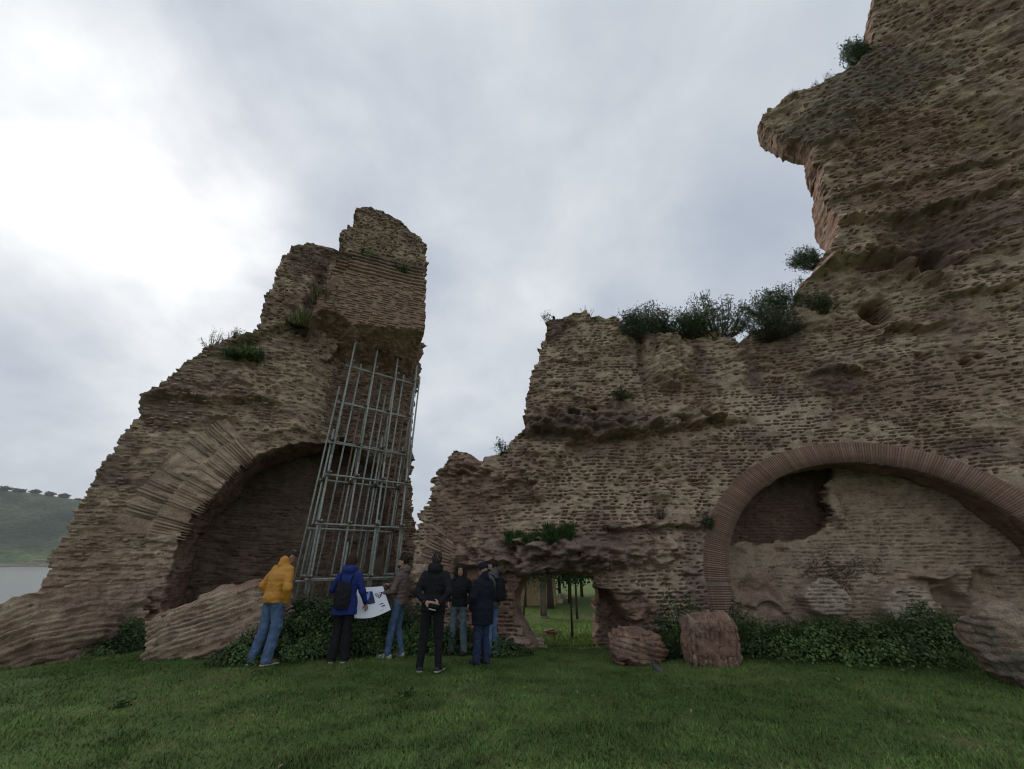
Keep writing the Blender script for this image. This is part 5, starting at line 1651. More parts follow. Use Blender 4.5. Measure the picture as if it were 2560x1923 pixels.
    for px, py, wd, h, lab in ((84, 1402, 26, 5, 'low white house on the far shore, leftmost of the three'), (97, 1401, 16, 6, 'cream house on the far shore, middle of the three'), (108, 1403, 20, 6, 'cream house on the far shore nearest the ruin')):
        d = ray(px, py)
        r = 1272.0
        q = np.array([d[0], d[1]]) / math.hypot(d[0], d[1]) * r
        root = empty('shore_house', (q[0], q[1], LAKE_Z + 4.5), -math.atan2(q[0], q[1]))
        tag(root, lab, 'house')
        MB().box((0, 0, h / 2 - 1), (wd, 9, h + 2)).build('wall', mw, root)
        rf = MB()
        rf.add(np.array([[-wd / 2 - .6, -5.2, h], [wd / 2 + .6, -5.2, h], [wd / 2 + .6, 5.2, h], [-wd / 2 - .6, 5.2, h], [-wd / 2 - .6, 0, h + 2], [wd / 2 + .6, 0, h + 2]]), np.array([[0, 1, 5, 4], [2, 3, 4, 5], [0, 4, 3, 3], [1, 2, 5, 5], [0, 3, 2, 1]]))
        rf.build('roof', mt, root)
        for i in range(int(wd // 6)):
            MB().box((-wd / 2 + 3.5 + 6 * i, -4.52, h * 0.55), (1.6, 0.1, 1.8)).build('window', md, root)


build_background()

# the air over the lake
HZ = bpy.data.materials.new('haze_air')
HZ.use_nodes = True
HZ.node_tree.nodes.clear()
_o = N(HZ.node_tree.nodes, 'ShaderNodeOutputMaterial')
_v = N(HZ.node_tree.nodes, 'ShaderNodeVolumePrincipled')
_v.inputs['Color'].default_value = (0.90, 0.94, 0.97, 1)
_v.inputs['Density'].default_value = 0.00013
HZ.node_tree.links.new(_v.outputs[0], _o.inputs['Volume'])
_hb = MB().box((0, 0, 105), (6200, 6200, 240)).build('haze', HZ)
tag(_hb, 'thin pale haze in the air over the lake and hills', 'haze', kind='stuff')
SC.cycles.volume_bounces = 0


# ------------------------------------------------------------------ people: bodies and clothes grown as continuous surfaces
class Field:
    """a signed distance field on a grid, parts merged smoothly, turned into one closed mesh"""
    def __init__(s, lo, hi, h):
        s.lo, s.h = np.asarray(lo, float), h
        s.n = np.ceil((np.asarray(hi) - s.lo) / h).astype(int) + 1
        s.F = np.full(s.n, 0.5, np.float32)

    def _win(s, lo, hi, m):
        a = np.clip(np.floor((np.asarray(lo) - m - s.lo) / s.h).astype(int), 0, s.n - 1)
        b = np.clip(np.ceil((np.asarray(hi) + m - s.lo) / s.h).astype(int) + 1, 1, s.n)
        sl = tuple(slice(a[i], b[i]) for i in range(3))
        ax = [s.lo[i] + s.h * np.arange(a[i], b[i], dtype=np.float32) for i in range(3)]
        X, Y, Z = np.meshgrid(*ax, indexing='ij')
        return sl, X.astype(np.float32), Y.astype(np.float32), Z.astype(np.float32)

    def _merge(s, sl, d, k, sub=False):
        a = s.F[sl]
        if sub:
            s.F[sl] = np.maximum(a, -d)
        elif k <= 0:
            s.F[sl] = np.minimum(a, d)
        else:
            t = np.clip(0.5 + 0.5 * (a - d) / k, 0, 1)
            s.F[sl] = a * (1 - t) + d * t - k * t * (1 - t)

    def cone(s, a, b, ra, rb, k=0.03, sub=False):
        a, b = np.asarray(a, float), np.asarray(b, float)
        r = max(ra, rb)
        sl, X, Y, Z = s._win(np.minimum(a, b) - r, np.maximum(a, b) + r, 0.08)
        d = b - a
        L = float(d @ d) + 1e-9
        t = np.clip(((X - a[0]) * d[0] + (Y - a[1]) * d[1] + (Z - a[2]) * d[2]) / L, 0, 1)
        q = np.sqrt((X - a[0] - t * d[0]) ** 2 + (Y - a[1] - t * d[1]) ** 2 + (Z - a[2] - t * d[2]) ** 2) - (ra + (rb - ra) * t)
        s._merge(sl, q, k, sub)
        return s

    def chain(s, pts, rs, k=0.03):
        for i in range(len(pts) - 1):
            s.cone(pts[i], pts[i + 1], rs[i], rs[i + 1], k)
        return s

    def ell(s, c, r, k=0.02, sub=False, R=None):
        c, r = np.asarray(c, float), np.asarray(r, float)
        m = float(r.max())
        sl, X, Y, Z = s._win(c - m, c + m, 0.06)
        P = np.stack([X - c[0], Y - c[1], Z - c[2]], -1)
        if R is not None:
            P = P @ np.asarray(R, np.float32)
        k0 = np.sqrt(((P / r) ** 2).sum(-1))
        k1 = np.sqrt(((P / (r * r)) ** 2).sum(-1)) + 1e-6
        s._merge(sl, (k0 * (k0 - 1) / k1).astype(np.float32), k, sub)
        return s

    def stack(s, lv, k=0.03):
        """torso from levels (z, cx, cy, rx, ry)"""
        lv = np.asarray(lv, float)
        z0, z1 = lv[0, 0], lv[-1, 0]
        lo = [(lv[:, 1] - lv[:, 3]).min(), (lv[:, 2] - lv[:, 4]).min(), z0]
        hi = [(lv[:, 1] + lv[:, 3]).max(), (lv[:, 2] + lv[:, 4]).max(), z1]
        sl, X, Y, Z = s._win(lo, hi, 0.08)
        z = Z[0, 0]
        # smooth interpolation
        f = lambda c: np.interp(z, lv[:, 0], lv[:, c])
        g = lambda c: (f(c) + np.interp(z - 0.02, lv[:, 0], lv[:, c]) + np.interp(z + 0.02, lv[:, 0], lv[:, c])) / 3
        cx, cy, rx, ry = (g(c)[None, None] for c in (1, 2, 3, 4))
        kk = ((np.abs((X - cx) / rx)) ** 2.3 + (np.abs((Y - cy) / ry)) ** 2.3) ** (1 / 2.3)
        d = (kk - 1) * np.minimum(rx, ry)
        d = np.maximum(d, np.maximum(z0 - Z, Z - z1))
        s._merge(sl, d.astype(np.float32), k)
        return s

    def wrinkle(s, amp, freq, seed=0, aniso=(1, 1, 1)):
        idx = np.where(np.abs(s.F) < 0.035)
        P = np.stack([s.lo[i] + s.h * idx[i] for i in range(3)], -1)
        s.F[idx] += amp * fbm3(P * freq * np.asarray(aniso), 2, seed)
        return s

    def quilt(s, pitch, amp, z0=-9, z1=9, slope=0.0):
        idx = np.where(np.abs(s.F) < 0.04)
        P = [s.lo[i] + s.h * idx[i] for i in range(3)]
        ph = (P[2] + slope * P[0] + 0.006 * np.sin(P[0] * 23)) / pitch
        w = np.abs(np.sin(np.pi * ph)) ** 0.5 - 0.6
        s.F[idx] -= (amp * w * (P[2] > z0) * (P[2] < z1)).astype(np.float32)
        return s

    def cut(s, z_min=None, fn=None):
        if z_min is not None:
            i = int(round((z_min - s.lo[2]) / s.h))
            if i > 0: s.F[:, :, :i] = np.maximum(s.F[:, :, :i], 0.02)
        if fn is not None:
            ax = [s.lo[i] + s.h * np.arange(s.n[i]) for i in range(3)]
            X, Y, Z = np.meshgrid(*ax, indexing='ij', sparse=True)
            s.F = np.maximum(s.F, fn(X, Y, Z).astype(np.float32))
        return s

    def mesh(s):
        F = s.F
        ins = F < 0
        keep = np.argwhere(ins)
        if len(keep) == 0: return np.zeros((0, 3)), np.zeros((0, 4), int)
        a, b = np.maximum(keep.min(0) - 2, 0), np.minimum(keep.max(0) + 3, s.n)
        F = F[a[0]:b[0], a[1]:b[1], a[2]:b[2]]
        ins = F < 0
        n = np.array(F.shape)
        cs = tuple(n - 1)
        acc, cnt = np.zeros(cs + (3,), np.float32), np.zeros(cs, np.float32)
        view = lambda A, o: A[o[0]:o[0] + cs[0], o[1]:o[1] + cs[1], o[2]:o[2] + cs[2]]
        for ax in range(3):
            o1, o2 = [q for q in range(3) if q != ax]
            for i in (0, 1):
                for j in (0, 1):
                    p0 = [0, 0, 0]; p0[o1], p0[o2] = i, j
                    p1 = list(p0); p1[ax] = 1
                    A, B = view(F, p0), view(F, p1)
                    m = (A < 0) != (B < 0)
                    t = np.where(m, A / np.where(m, A - B, 1), 0)
                    acc[..., ax] += np.where(m, t, 0)
                    acc[..., o1] += m * i
                    acc[..., o2] += m * j
                    cnt += m
        act = cnt > 0
        vid = np.full(cs, -1)
        vid[act] = np.arange(act.sum())
        V = (np.argwhere(act) + acc[act] / cnt[act][:, None] + a) * s.h + s.lo
        Q = []
        for ax in range(3):
            o1, o2 = (ax + 1) % 3, (ax + 2) % 3
            sl0, sl1 = [slice(None)] * 3, [slice(None)] * 3
            sl0[ax], sl1[ax] = slice(0, -1), slice(1, None)
            A, B = ins[tuple(sl0)], ins[tuple(sl1)]
            e = np.argwhere(A != B)
            e = e[(e[:, o1] > 0) & (e[:, o2] > 0) & (e[:, o1] < cs[o1]) & (e[:, o2] < cs[o2])]
            if len(e) == 0: continue
            g = []
            for d1, d2 in ((-1, -1), (0, -1), (0, 0), (-1, 0)):
                c = e.copy(); c[:, o1] += d1; c[:, o2] += d2
                g.append(vid[c[:, 0], c[:, 1], c[:, 2]])
            g = np.stack(g, 1)
            fl = ~A[e[:, 0], e[:, 1], e[:, 2]]
            g[fl] = g[fl][:, ::-1]
            Q.append(g)
        return V, np.concatenate(Q)


def cloth(name, col, rough=0.85, var=0.12, sc=30.0, bump=0.15, spec=0.25):
    return mat_plain(name, col, rough, 0, spec, var, sc, bump)


M_SKIN = cloth('skin', (0.42, 0.25, 0.18), 0.55, 0.08, 12, 0.05, 0.35)
M_HAIRD = cloth('dark_hair', (0.022, 0.015, 0.012), 0.75, 0.3, 60, 0.2, 0.2)
M_HAIRB = cloth('brown_hair', (0.045, 0.022, 0.016), 0.75, 0.3, 60, 0.2, 0.2)
M_HAIRG = cloth('short_grey_hair', (0.050, 0.038, 0.032), 0.8, 0.3, 70, 0.2, 0.2)
M_EYE = cloth('eye', (0.03, 0.025, 0.02), 0.2, 0.1, 10, 0)
M_LIP = cloth('lips', (0.28, 0.08, 0.07), 0.5, 0.1, 10, 0)
M_DENIM = cloth('blue_denim', (0.085, 0.135, 0.235), 0.9, 0.35, 9, 0.2)
M_DENIM2 = cloth('dark_denim', (0.028, 0.040, 0.085), 0.9, 0.3, 9, 0.2)
M_DENIM3 = cloth('pale_green_denim', (0.115, 0.165, 0.185), 0.9, 0.3, 9, 0.2)
M_DENIM4 = cloth('light_denim', (0.105, 0.175, 0.300), 0.9, 0.35, 9, 0.2)
M_BLACK = cloth('black_cloth', (0.012, 0.012, 0.015), 0.85, 0.2, 25, 0.15)
M_NAVY = cloth('navy_wool', (0.013, 0.015, 0.024), 0.95, 0.2, 30, 0.2)
M_YEL = cloth('ochre_nylon', (0.52, 0.235, 0.030), 0.55, 0.08, 14, 0.12, 0.4)
M_BLUE = cloth('royal_blue_cloth', (0.018, 0.034, 0.175), 0.8, 0.15, 16, 0.12)
M_TAUPE = cloth('taupe_nylon', (0.125, 0.090, 0.075), 0.55, 0.12, 14, 0.12, 0.4)
M_GREY = cloth('grey_fleece', (0.095, 0.10, 0.105), 0.9, 0.15, 20, 0.15)
M_SHOEW = cloth('white_shoe', (0.48, 0.45, 0.36), 0.7, 0.1, 20)
M_SHOED = cloth('dark_shoe', (0.035, 0.030, 0.028), 0.6, 0.3, 20)
M_SHOEB = cloth('brown_shoe', (0.10, 0.075, 0.05), 0.6, 0.3, 20)
M_SOLE = cloth('pale_sole', (0.40, 0.38, 0.34), 0.7, 0.1, 20)


def hand(F, wrist, d, n, side, curl=0.5, sc=1.0):
    """palm, four fingers and a thumb; d = direction of the hand, n = palm normal"""
    d = np.asarray(d, float); d /= np.linalg.norm(d)
    n = np.asarray(n, float); n = n - d * (n @ d); n /= np.linalg.norm(n)
    t = np.cross(d, n) * side                     # towards the thumb
    w = np.asarray(wrist, float)
    F.cone(w - d * 0.02, w + d * 0.03 * sc, 0.026, 0.028, 0.02)
    for q in (-0.024, -0.008, 0.008, 0.024):
        F.cone(w + d * 0.015 + t * q * 0.6, w + d * 0.082 * sc + t * q, 0.016, 0.0125, 0.012)
    for q, L in zip((-0.027, -0.009, 0.009, 0.026), (0.058, 0.072, 0.078, 0.070)):
        p = w + d * 0.082 * sc + t * q
        a = curl * 0.9
        for seg, f in enumerate((0.45, 0.32, 0.23)):
            dv = d * math.cos(a) + n * math.sin(a)
            p2 = p + dv * L * f * sc
            F.cone(p, p2, 0.0098 - 0.0006 * seg, 0.0092 - 0.0008 * seg, 0.003)
            p = p2
            a += curl * 0.85
    p = w + d * 0.022 + t * 0.026
    p2 = p + (d * 0.62 + t * 0.62 + n * 0.35) * 0.042 * sc
    p3 = p2 + (d * 0.8 + t * 0.15 + n * (0.2 + 0.6 * curl)) * 0.036 * sc
    F.cone(p, p2, 0.0145, 0.0115, 0.012).cone(p2, p3, 0.0115, 0.0095, 0.004)


BASE = dict(hipL=(-.095, 0, .92), hipR=(.095, 0, .92), kneeL=(-.10, .02, .50), kneeR=(.10, .02, .50), ankL=(-.105, -.02, .10), ankR=(.105, -.02, .10), toeL=(-.135, .15, .03), toeR=(.135, .15, .03),
            pel=(0, 0, .95), chest=(0, 0, 1.28), neck=(0, -.01, 1.46), head=(0, .025, 1.625), shL=(-.178, -.005, 1.395), shR=(.178, -.005, 1.395), elL=(-.245, -.03, 1.13), elR=(.255, -.03, 1.13), wrL=(-.245, .05, .89), wrR=(.245, .05, .89),
            hdL=(0, .15, -1), hdR=(0, .15, -1), hnL=(1, .1, 0), hnR=(-1, .1, 0), curlL=.45, curlR=.45, look=0.0, nod=0.0)


def person(label, feet, heading, height, pose, wear):
    p = dict(BASE); p.update(pose)
    for k in list(p):
        if isinstance(p[k], tuple): p[k] = np.array(p[k], float)
    S = height / 1.75
    root = empty('person', tuple(feet), math.radians(heading))
    root.scale = (S, S, S)
    tag(root, label, 'person')
    lo, hi = np.array([-.75, -.62, -.02]), np.array([.75, .75, 1.82])
    build = wear.get('build', 1.0)

    def emit(name, F, mat, smooth=True, parent=root):
        V, Q = F.mesh()
        if len(V) == 0: return None
        return put(name, mesh_np(name, V, Q, None, smooth, (mat,)), parent)
    hd = p['head']
    ly, nd = math.radians(p['look']), math.radians(p['nod'])
    HR = rot('Z', p['look']) @ rot('X', -p['nod'])
    H = lambda x, y, z: hd + HR @ np.array([x, y, z])
    # --- body: one continuous skin from head to feet, most of it under the clothes
    B = Field(lo, hi, 0.0104)
    B.ell(H(0, -.012, .018), (.074, .093, .098), 0.02, R=HR).ell(H(0, .018, -.052), (.056, .068, .064), 0.035, R=HR)
    B.ell(H(0, .040, -.088), (.030, .032, .026), 0.03, R=HR)
    B.ell(H(0, .092, -.018), (.013, .020, .027), 0.014, R=HR).ell(H(0, .086, -.058), (.024, .010, .012), 0.012, R=HR)
    for sx in (-1, 1):
        B.ell(H(.074 * sx, -.008, -.012), (.011, .021, .030), 0.006, R=HR)
        B.ell(H(.030 * sx, .089, .012), (.016, .012, .010), 0, True, R=HR)
        B.ell(H(.031 * sx, .082, .030), (.022, .012, .008), 0.010, R=HR)
    B.cone(p['neck'] + np.array([0, 0, -.04]), H(0, -.015, -.07), .056, .052, 0.03)
    B.chain([p['pel'], p['chest'], p['neck']], [.09, .09, .055], 0.03)
    for q in 'LR':
        B.chain([p['sh' + q], p['el' + q], p['wr' + q]], [.045, .034, .026], 0.02)
        B.cone(p['chest'] + np.array([0, 0, .08]), p['sh' + q], .05, .042, 0.02)
        B.chain([p['pel'], p['hip' + q], p['knee' + q], p['ank' + q]], [.08, .075, .048, .034], 0.03)
        B.cone(p['ank' + q] + np.array([0, 0, -.03]), p['toe' + q] + np.array([0, -.03, .01]), .03, .022, 0.02)
        if wear.get('hand' + q, True):
            hand(B, p['wr' + q], p['hd' + q], p['hn' + q], 1 if q == 'L' else -1, p['curl' + q])
    emit('body', B, M_SKIN)
    # --- face
    for sx in (-1, 1):
        E = MB()
        c = H(.030 * sx, .078, .012)
        th, ph = np.meshgrid(np.linspace(0, 2 * np.pi, 9)[:-1], np.linspace(0.01, np.pi - .01, 6))
        P = np.stack([.010 * np.cos(th) * np.sin(ph), .008 * np.sin(th) * np.sin(ph), .007 * np.cos(ph)], -1).reshape(-1, 3) @ HR.T + c
        i = np.arange(48).reshape(6, 8)
        E.add(P, np.stack([i[:-1], np.roll(i[:-1], -1, 1), np.roll(i[1:], -1, 1), i[1:]], -1).reshape(-1, 4))
        E.build('eye', M_EYE, root, True)
    if wear.get('lips', True):
        Lp = Field(hd - .2, hd + .2, 0.004)
        Lp.ell(H(0, .090, -.060), (.019, .007, .006), 0, R=HR)
        emit('lips', Lp, M_LIP)
    # --- hair or hat
    style = wear.get('hair', 'short')
    if style:
        Hf = Field(hd - .32, hd + .24, 0.007)
        Hf.ell(H(0, -.020, .028), (.093, .111, .112), 0.01, R=HR)
        if style == 'bob':
            Hf.ell(H(0, -.035, -.005), (.098, .105, .105), 0.03, R=HR).ell(H(0, -.055, -.05), (.085, .07, .06), 0.03, R=HR)
        if style == 'long':
            for sx in (-1, 1):
                Hf.chain([H(.06 * sx, -.02, .06), H(.095 * sx, -.01, -.06), H(.115 * sx, .02, -.19)], [.06, .055, .035], 0.03)
            Hf.chain([H(0, -.06, .02), H(0, -.085, -.18)], [.09, .08], 0.03).ell(H(0, -.02, .05), (.105, .11, .10), 0.03, R=HR)
        if style == 'beanie':
            Hf.ell(H(0, -.012, .055), (.090, .106, .095), 0.01, R=HR)
        iHR = HR.T
        fz = {'short': (.020, .048), 'bald': (.005, .030), 'bob': (.045, .030), 'long': (.050, .055), 'beanie': (.045, .040)}[style]

        def face_cut(X, Y, Z):
            x, y, z = X - hd[0], Y - hd[1], Z - hd[2]
            a = iHR[0, 0] * x + iHR[0, 1] * y + iHR[0, 2] * z
            b = iHR[1, 0] * x + iHR[1, 1] * y + iHR[1, 2] * z
            c = iHR[2, 0] * x + iHR[2, 1] * y + iHR[2, 2] * z
            r = np.minimum(b - fz[0], fz[1] - c)              # >0 inside the face opening
            if style == 'long' or style == 'bob':
                r = np.minimum(r, 0.058 + 0.02 * (style == 'bob') - np.abs(a))
            if style in ('short', 'bald'):
                r = np.maximum(r, np.minimum(-.055 - c, 1.0 + 0 * b))
                r = np.maximum(r, np.minimum(.035 - c, .06 - np.abs(b - .02)) * (np.abs(a) > .06))
            if style == 'bald':
                r = np.maximum(r, c - .095)
            if style == 'beanie':
                r = np.maximum(r, -.012 - c - 0.25 * b)
            return r
        Hf.cut(fn=face_cut)
        Hf.wrinkle(0.010 if style in ('long', 'bob') else 0.002, 38, 3, (1, 1, .5))
        emit('beanie' if style == 'beanie' else 'hair', Hf, wear.get('hair_mat', M_HAIRD))
    if wear.get('beard'):
        Bf = Field(hd - .2, hd + .2, 0.006)
        Bf.ell(H(0, .026, -.068), (.060, .066, .050), 0, R=HR)
        Bf.cut(fn=lambda X, Y, Z: (Z - (hd[2] - .052)) + 0 * X + 0 * Y)
        Bf.wrinkle(0.004, 40, 2)
        emit('beard', Bf, wear['hair_mat'])
    # --- top
    T = Field(lo, hi, 0.0128)
    hem, hw = wear['hem'], wear.get('hem_w', (.185, .145))
    pel, ch, nk = p['pel'], p['chest'], p['neck']
    mx = lambda z: (pel + (ch - pel) * ((z - pel[2]) / (ch[2] - pel[2]))) if z < ch[2] else (ch + (nk - ch) * ((z - ch[2]) / (nk[2] - ch[2])))
    bw = build
    lv = []
    for z, rx, ry in ((hem, hw[0], hw[1]), (max(hem + .04, .96), max(.178, hw[0] - .01) * bw, max(.138, hw[1] - .008) * bw), (1.08, .170 * bw, .135 * bw), (1.24, .190 * bw, .145 * bw), (1.36, .188 * bw, .132 * bw), (1.43, .145 * bw, .100), (1.49, .082, .078), (1.53, .076, .076)):
        zz = z if z < pel[2] else pel[2] + (z - pel[2]) * ((nk[2] - pel[2]) / (1.46 - .95))
        c = mx(zz)
        lv.append((zz, c[0] if zz > hem else pel[0], c[1], rx, ry))
    T.stack(lv, 0.02)
    for q in 'LR':
        T.chain([p['sh' + q] + np.array([0, 0, -.01]), p['el' + q], p['wr' + q] - (p['wr' + q] - p['el' + q]) * .06], [.066 * bw, .057 * bw, .045 * bw], 0.045)
    if wear.get('hood'):
        n0 = nk + np.array([0, -.075, .02])
        T.ell(n0, (.125, .070, .075), 0.03).chain([nk + np.array([-.09, .02, .05]), nk + np.array([-.06, -.06, .06]), nk + np.array([.06, -.06, .06]), nk + np.array([.09, .02, .05])], [.035, .045, .045, .035], 0.03)
    if wear.get('collar', True):
        T.chain([nk + np.array([0, -.035, .02]), nk + np.array([0, -.02, .085])], [.082, .076], 0.02)
    T.wrinkle(wear.get('wr', 0.012), 9, 5, (1, 1, 1.4)).wrinkle(0.006, 22, 8, (.6, .6, 1.5))
    if wear.get('quilt'):
        T.quilt(*wear['quilt'])
    T.ell(H(0, 0, -.02), (.072, .085, .11), 0, True, R=HR)
    T.cone(nk + np.array([0, 0, .0]), H(0, -.01, -.06), .054, .054, 0, True)
    for q in 'LR':
        d = p['wr' + q] - p['el' + q]; d = d / np.linalg.norm(d)
        T.cone(p['wr' + q] - d * .03, p['wr' + q] + d * .1, .031, .031, 0, True)
    top = emit(wear.get('top_name', 'jacket'), T, wear['top'])
    # --- trousers
    L = Field(lo, np.array([.75, .75, 1.12]), 0.0132)
    rk = wear.get('leg', (.098, .072, .062))
    L.ell(pel + np.array([0, -.005, -.03]), (.158, .118, .12), 0.03)
    for q in 'LR':
        L.chain([p['hip' + q], p['knee' + q], p['ank' + q] + np.array([0, 0, -.025])], rk, 0.025)
    L.wrinkle(0.014, 8, 9, (1, 1, 1.3)).wrinkle(0.010, 19, 4, (.6, .6, 1.8))
    L.cut(z_min=0.035)
    emit('trousers', L, wear['legs'])
    # --- shoes
    for q in 'LR':
        a, t = p['ank' + q], p['toe' + q]
        fw = (t - a) * np.array([1, 1, 0]); fw /= np.linalg.norm(fw)
        z = a[2] - .10
        Sf = Field(np.minimum(a, t) - .16, np.maximum(a, t) + .16, 0.007)
        heel = a * np.array([1, 1, 0]) - fw * .045 + np.array([0, 0, .035 + z])
        tip = t * np.array([1, 1, 0]) + np.array([0, 0, .034 + max(t[2] - .03, 0) + min(z, 0) * 0])
        Sf.cone(heel, tip, .040, .036, 0.02).cone(a + np.array([0, 0, -.01]), heel + fw * .10, .042, .040, 0.03)
        Sf.cut(z_min=max(0.004, z - 0.0))
        sh = emit('shoe', Sf, wear.get('shoes', M_SHOED))
        So = Field(np.minimum(a, t) - .16, np.maximum(a, t) + .16, 0.007)
        So.cone(heel * np.array([1, 1, 1]) - np.array([0, 0, .018]), tip - np.array([0, 0, .018]), .043, .039, 0.0)
        So.cut(fn=lambda X, Y, Z: np.abs(Z - (heel[2] - .022)) - .013 + 0 * X + 0 * Y)
        if wear.get('sole', True):
            V, Q = So.mesh()
            if len(V) and sh is not None:
                put('sole', mesh_np('sole', V, Q, None, True, (wear.get('sole_mat', M_SOLE),)), sh)
    return root, (lambda v: np.array(feet) + rot('Z', heading) @ (np.asarray(v, float) * S))


def backpack(label, place, mat, w, d, h, ctr, straps):
    F = Field(np.array(ctr) - .4, np.array(ctr) + .4, 0.009)
    lv = [(ctr[2] - h / 2, ctr[0], ctr[1], w * .46, d * .40), (ctr[2] - h * .3, ctr[0], ctr[1] - .01, w * .5, d * .5), (ctr[2] + h * .2, ctr[0], ctr[1], w * .48, d * .46), (ctr[2] + h / 2, ctr[0], ctr[1] + .02, w * .40, d * .32)]
    F.stack(lv, 0)
    F.wrinkle(0.012, 10, 3)
    root = empty('backpack', tuple(place((ctr[0], ctr[1], ctr[2] - h / 2))))
    tag(root, label, 'backpack')
    V, Q = F.mesh()
    Vw = np.array([place(v) for v in V]) - np.array(root.location)
    put('bag', mesh_np('bag', Vw, Q, None, True, (mat,)), root)
    for st in straps:
        P = np.array([place(v) for v in st]) - np.array(root.location)
        MB().tube(P, 0.013, 6).build('strap', mat, root, True)
    return root


def build_people():
    def hgt(px_foot, py_foot, py_head, px_head=None):
        g = on_ground(px_foot, py_foot)
        t = at_depth(px_head or px_foot, py_head, g[1])
        return g, t[2] - g[2]
    # man in the yellow jacket, bending forward to the right, seen from behind
    g, h = hgt(652, 1662, 1391)
    person('bending man in an ochre padded jacket and blue jeans, hands in pockets', g, -30, 1.80,
           dict(pel=(0, .0, .96), chest=(0, .02, 1.28), neck=(0, .05, 1.45), head=(.0, .13, 1.595), nod=32, look=-14, shL=(-.19, .03, 1.39), shR=(.19, .035, 1.385), elL=(-.33, -.05, 1.14), elR=(.30, -.01, 1.10), wrL=(-.22, .05, .94), wrR=(.23, .08, .89),
                hipL=(-.095, .0, .92), hipR=(.095, .01, .92), kneeL=(-.11, .0, .50), kneeR=(.11, .06, .52), ankL=(-.13, -.09, .10), ankR=(.13, -.01, .10), toeL=(-.16, .08, .03), toeR=(.15, .17, .03), hdL=(.5, .3, -.6), hdR=(-.3, .4, -.6)),
           dict(top=M_YEL, hem=.88, hem_w=(.195, .16), quilt=(.15, .010), collar=True, legs=M_DENIM, leg=(.108, .088, .078), shoes=M_SHOEB, hair='bald', hair_mat=M_HAIRG, build=1.12, wr=.010))
    # woman in the blue coat
    g, h = hgt(842, 1657, 1397)
    _, pl = person('woman in a royal blue coat with a dark backpack, seen from behind', g, -4, 1.70,
           dict(elR=(.27, .04, 1.12), wrR=(.315, .16, .90), hdR=(.2, .4, -1), hnR=(-.6, .6, 0), elL=(-.30, .03, 1.15), wrL=(-.20, .22, 1.05), hdL=(.3, 1, 0), kneeL=(-.08, .02, .50), kneeR=(.09, .02, .5), ankL=(-.095, -.02, .1), ankR=(.12, .02, .10), look=-8),
           dict(top=M_BLUE, top_name='coat', hem=.74, hem_w=(.225, .165), hood=True, legs=M_BLACK, leg=(.09, .075, .085), hair='bob', hair_mat=M_HAIRB, shoes=M_SHOED, build=.97))
    backpack('small black backpack on the back of the woman in blue', pl, M_BLACK, .30, .16, .42, (0.01, -.20, 1.06), [[(-.10, -.15, 1.24), (-.12, -.12, 1.38), (-.11, -.02, 1.455), (-.10, .09, 1.40)], [(.10, -.15, 1.24), (.12, -.12, 1.38), (.11, -.02, 1.455), (.10, .09, 1.40)]])
    # man in the taupe jacket, in profile, holding the sheet
    g, h = hgt(986, 1644, 1404)
    _, pm = person('bearded man in a taupe quilted jacket and white shoes holding the paper sheet', g, 82, 1.72,
           dict(elR=(.24, .08, 1.17), wrR=(.20, .34, 1.20), hdR=(-.2, 1, .1), hnR=(-.5, 0, -1), elL=(-.24, .07, 1.12), wrL=(-.19, .32, 1.05), hdL=(.2, 1, -.1), hnL=(.5, 0, -1), curlL=.9, curlR=.9, nod=4, look=6,
                kneeL=(-.10, .07, .50), kneeR=(.09, .03, .5), ankL=(-.11, .10, .10), ankR=(.10, -.08, .10), toeL=(-.13, .27, .03), toeR=(.12, .09, .03)),
           dict(top=M_TAUPE, hem=.86, hem_w=(.18, .14), hood=True, quilt=(.062, .008), legs=M_DENIM2 if False else M_DENIM, leg=(.092, .070, .062), hair='short', hair_mat=M_HAIRD, beard=True, shoes=M_SHOEW))
    # man in black from behind, hands behind the back
    g, h = hgt(1072, 1679, 1401)
    _, pk = person('man all in black seen from behind, hands clasped behind his back', g, -3, 1.80,
           dict(elL=(-.275, -.11, 1.13), wrL=(-.10, -.175, .98), elR=(.275, -.11, 1.13), wrR=(.14, -.195, .965), hdL=(1, -.05, -.12), hnL=(0, -1, .2), hdR=(-1, -.05, -.05), hnR=(0, 1, .2), curlL=.35, curlR=.6, look=14, nod=2,
                kneeL=(-.12, .01, .50), kneeR=(.12, .01, .5), ankL=(-.15, -.02, .10), ankR=(.15, -.02, .10), toeL=(-.20, .15, .03), toeR=(.19, .15, .03)),
           dict(top=M_BLACK, hem=.85, hem_w=(.20, .155), hood=True, quilt=(.10, .004), legs=M_BLACK, leg=(.100, .070, .056), hair='short', hair_mat=M_HAIRG, shoes=M_SHOED, build=1.02))
    ph = MB()
    R = rot('Z', -3) @ rot('Y', 10)
    c = pk((.06, -.245, .925))
    ph.box(c, (.17, .022, .085), R @ rot('X', 25), (0.02, 0.02, 0.02))
    o = ph.build('notebook', M_BRICK)
    o.data.materials[0] = M_BLACK
    root_nb = tag(o, 'black notebook with pale page edge held behind the back of the man in black', 'notebook')
    pg = MB().box(pk((.045, -.270, .885)), (.12, .014, .018), R @ rot('X', 25)).build('page_edge', M_SOLE, o)
    # sunglasses pushed up on his head
    q = MB()
    hc = np.array([0, .025, 1.625])
    Rz = rot('Z', 14)
    arc = [hc + Rz @ np.array([.088 * math.cos(a), .098 * math.sin(a) - .01, .075 + .02 * math.sin(a)]) for a in np.linspace(math.pi * 1.12, -math.pi * .12, 14)]
    q.tube([pk(v) for v in arc], .006, 6)
    sg = q.build('sunglasses', M_SOLE, None, True)
    tag(sg, 'sunglasses pushed up on the head of the man in black', 'sunglasses')
    # woman facing us
    g, h = hgt(1142, 1637, 1426)
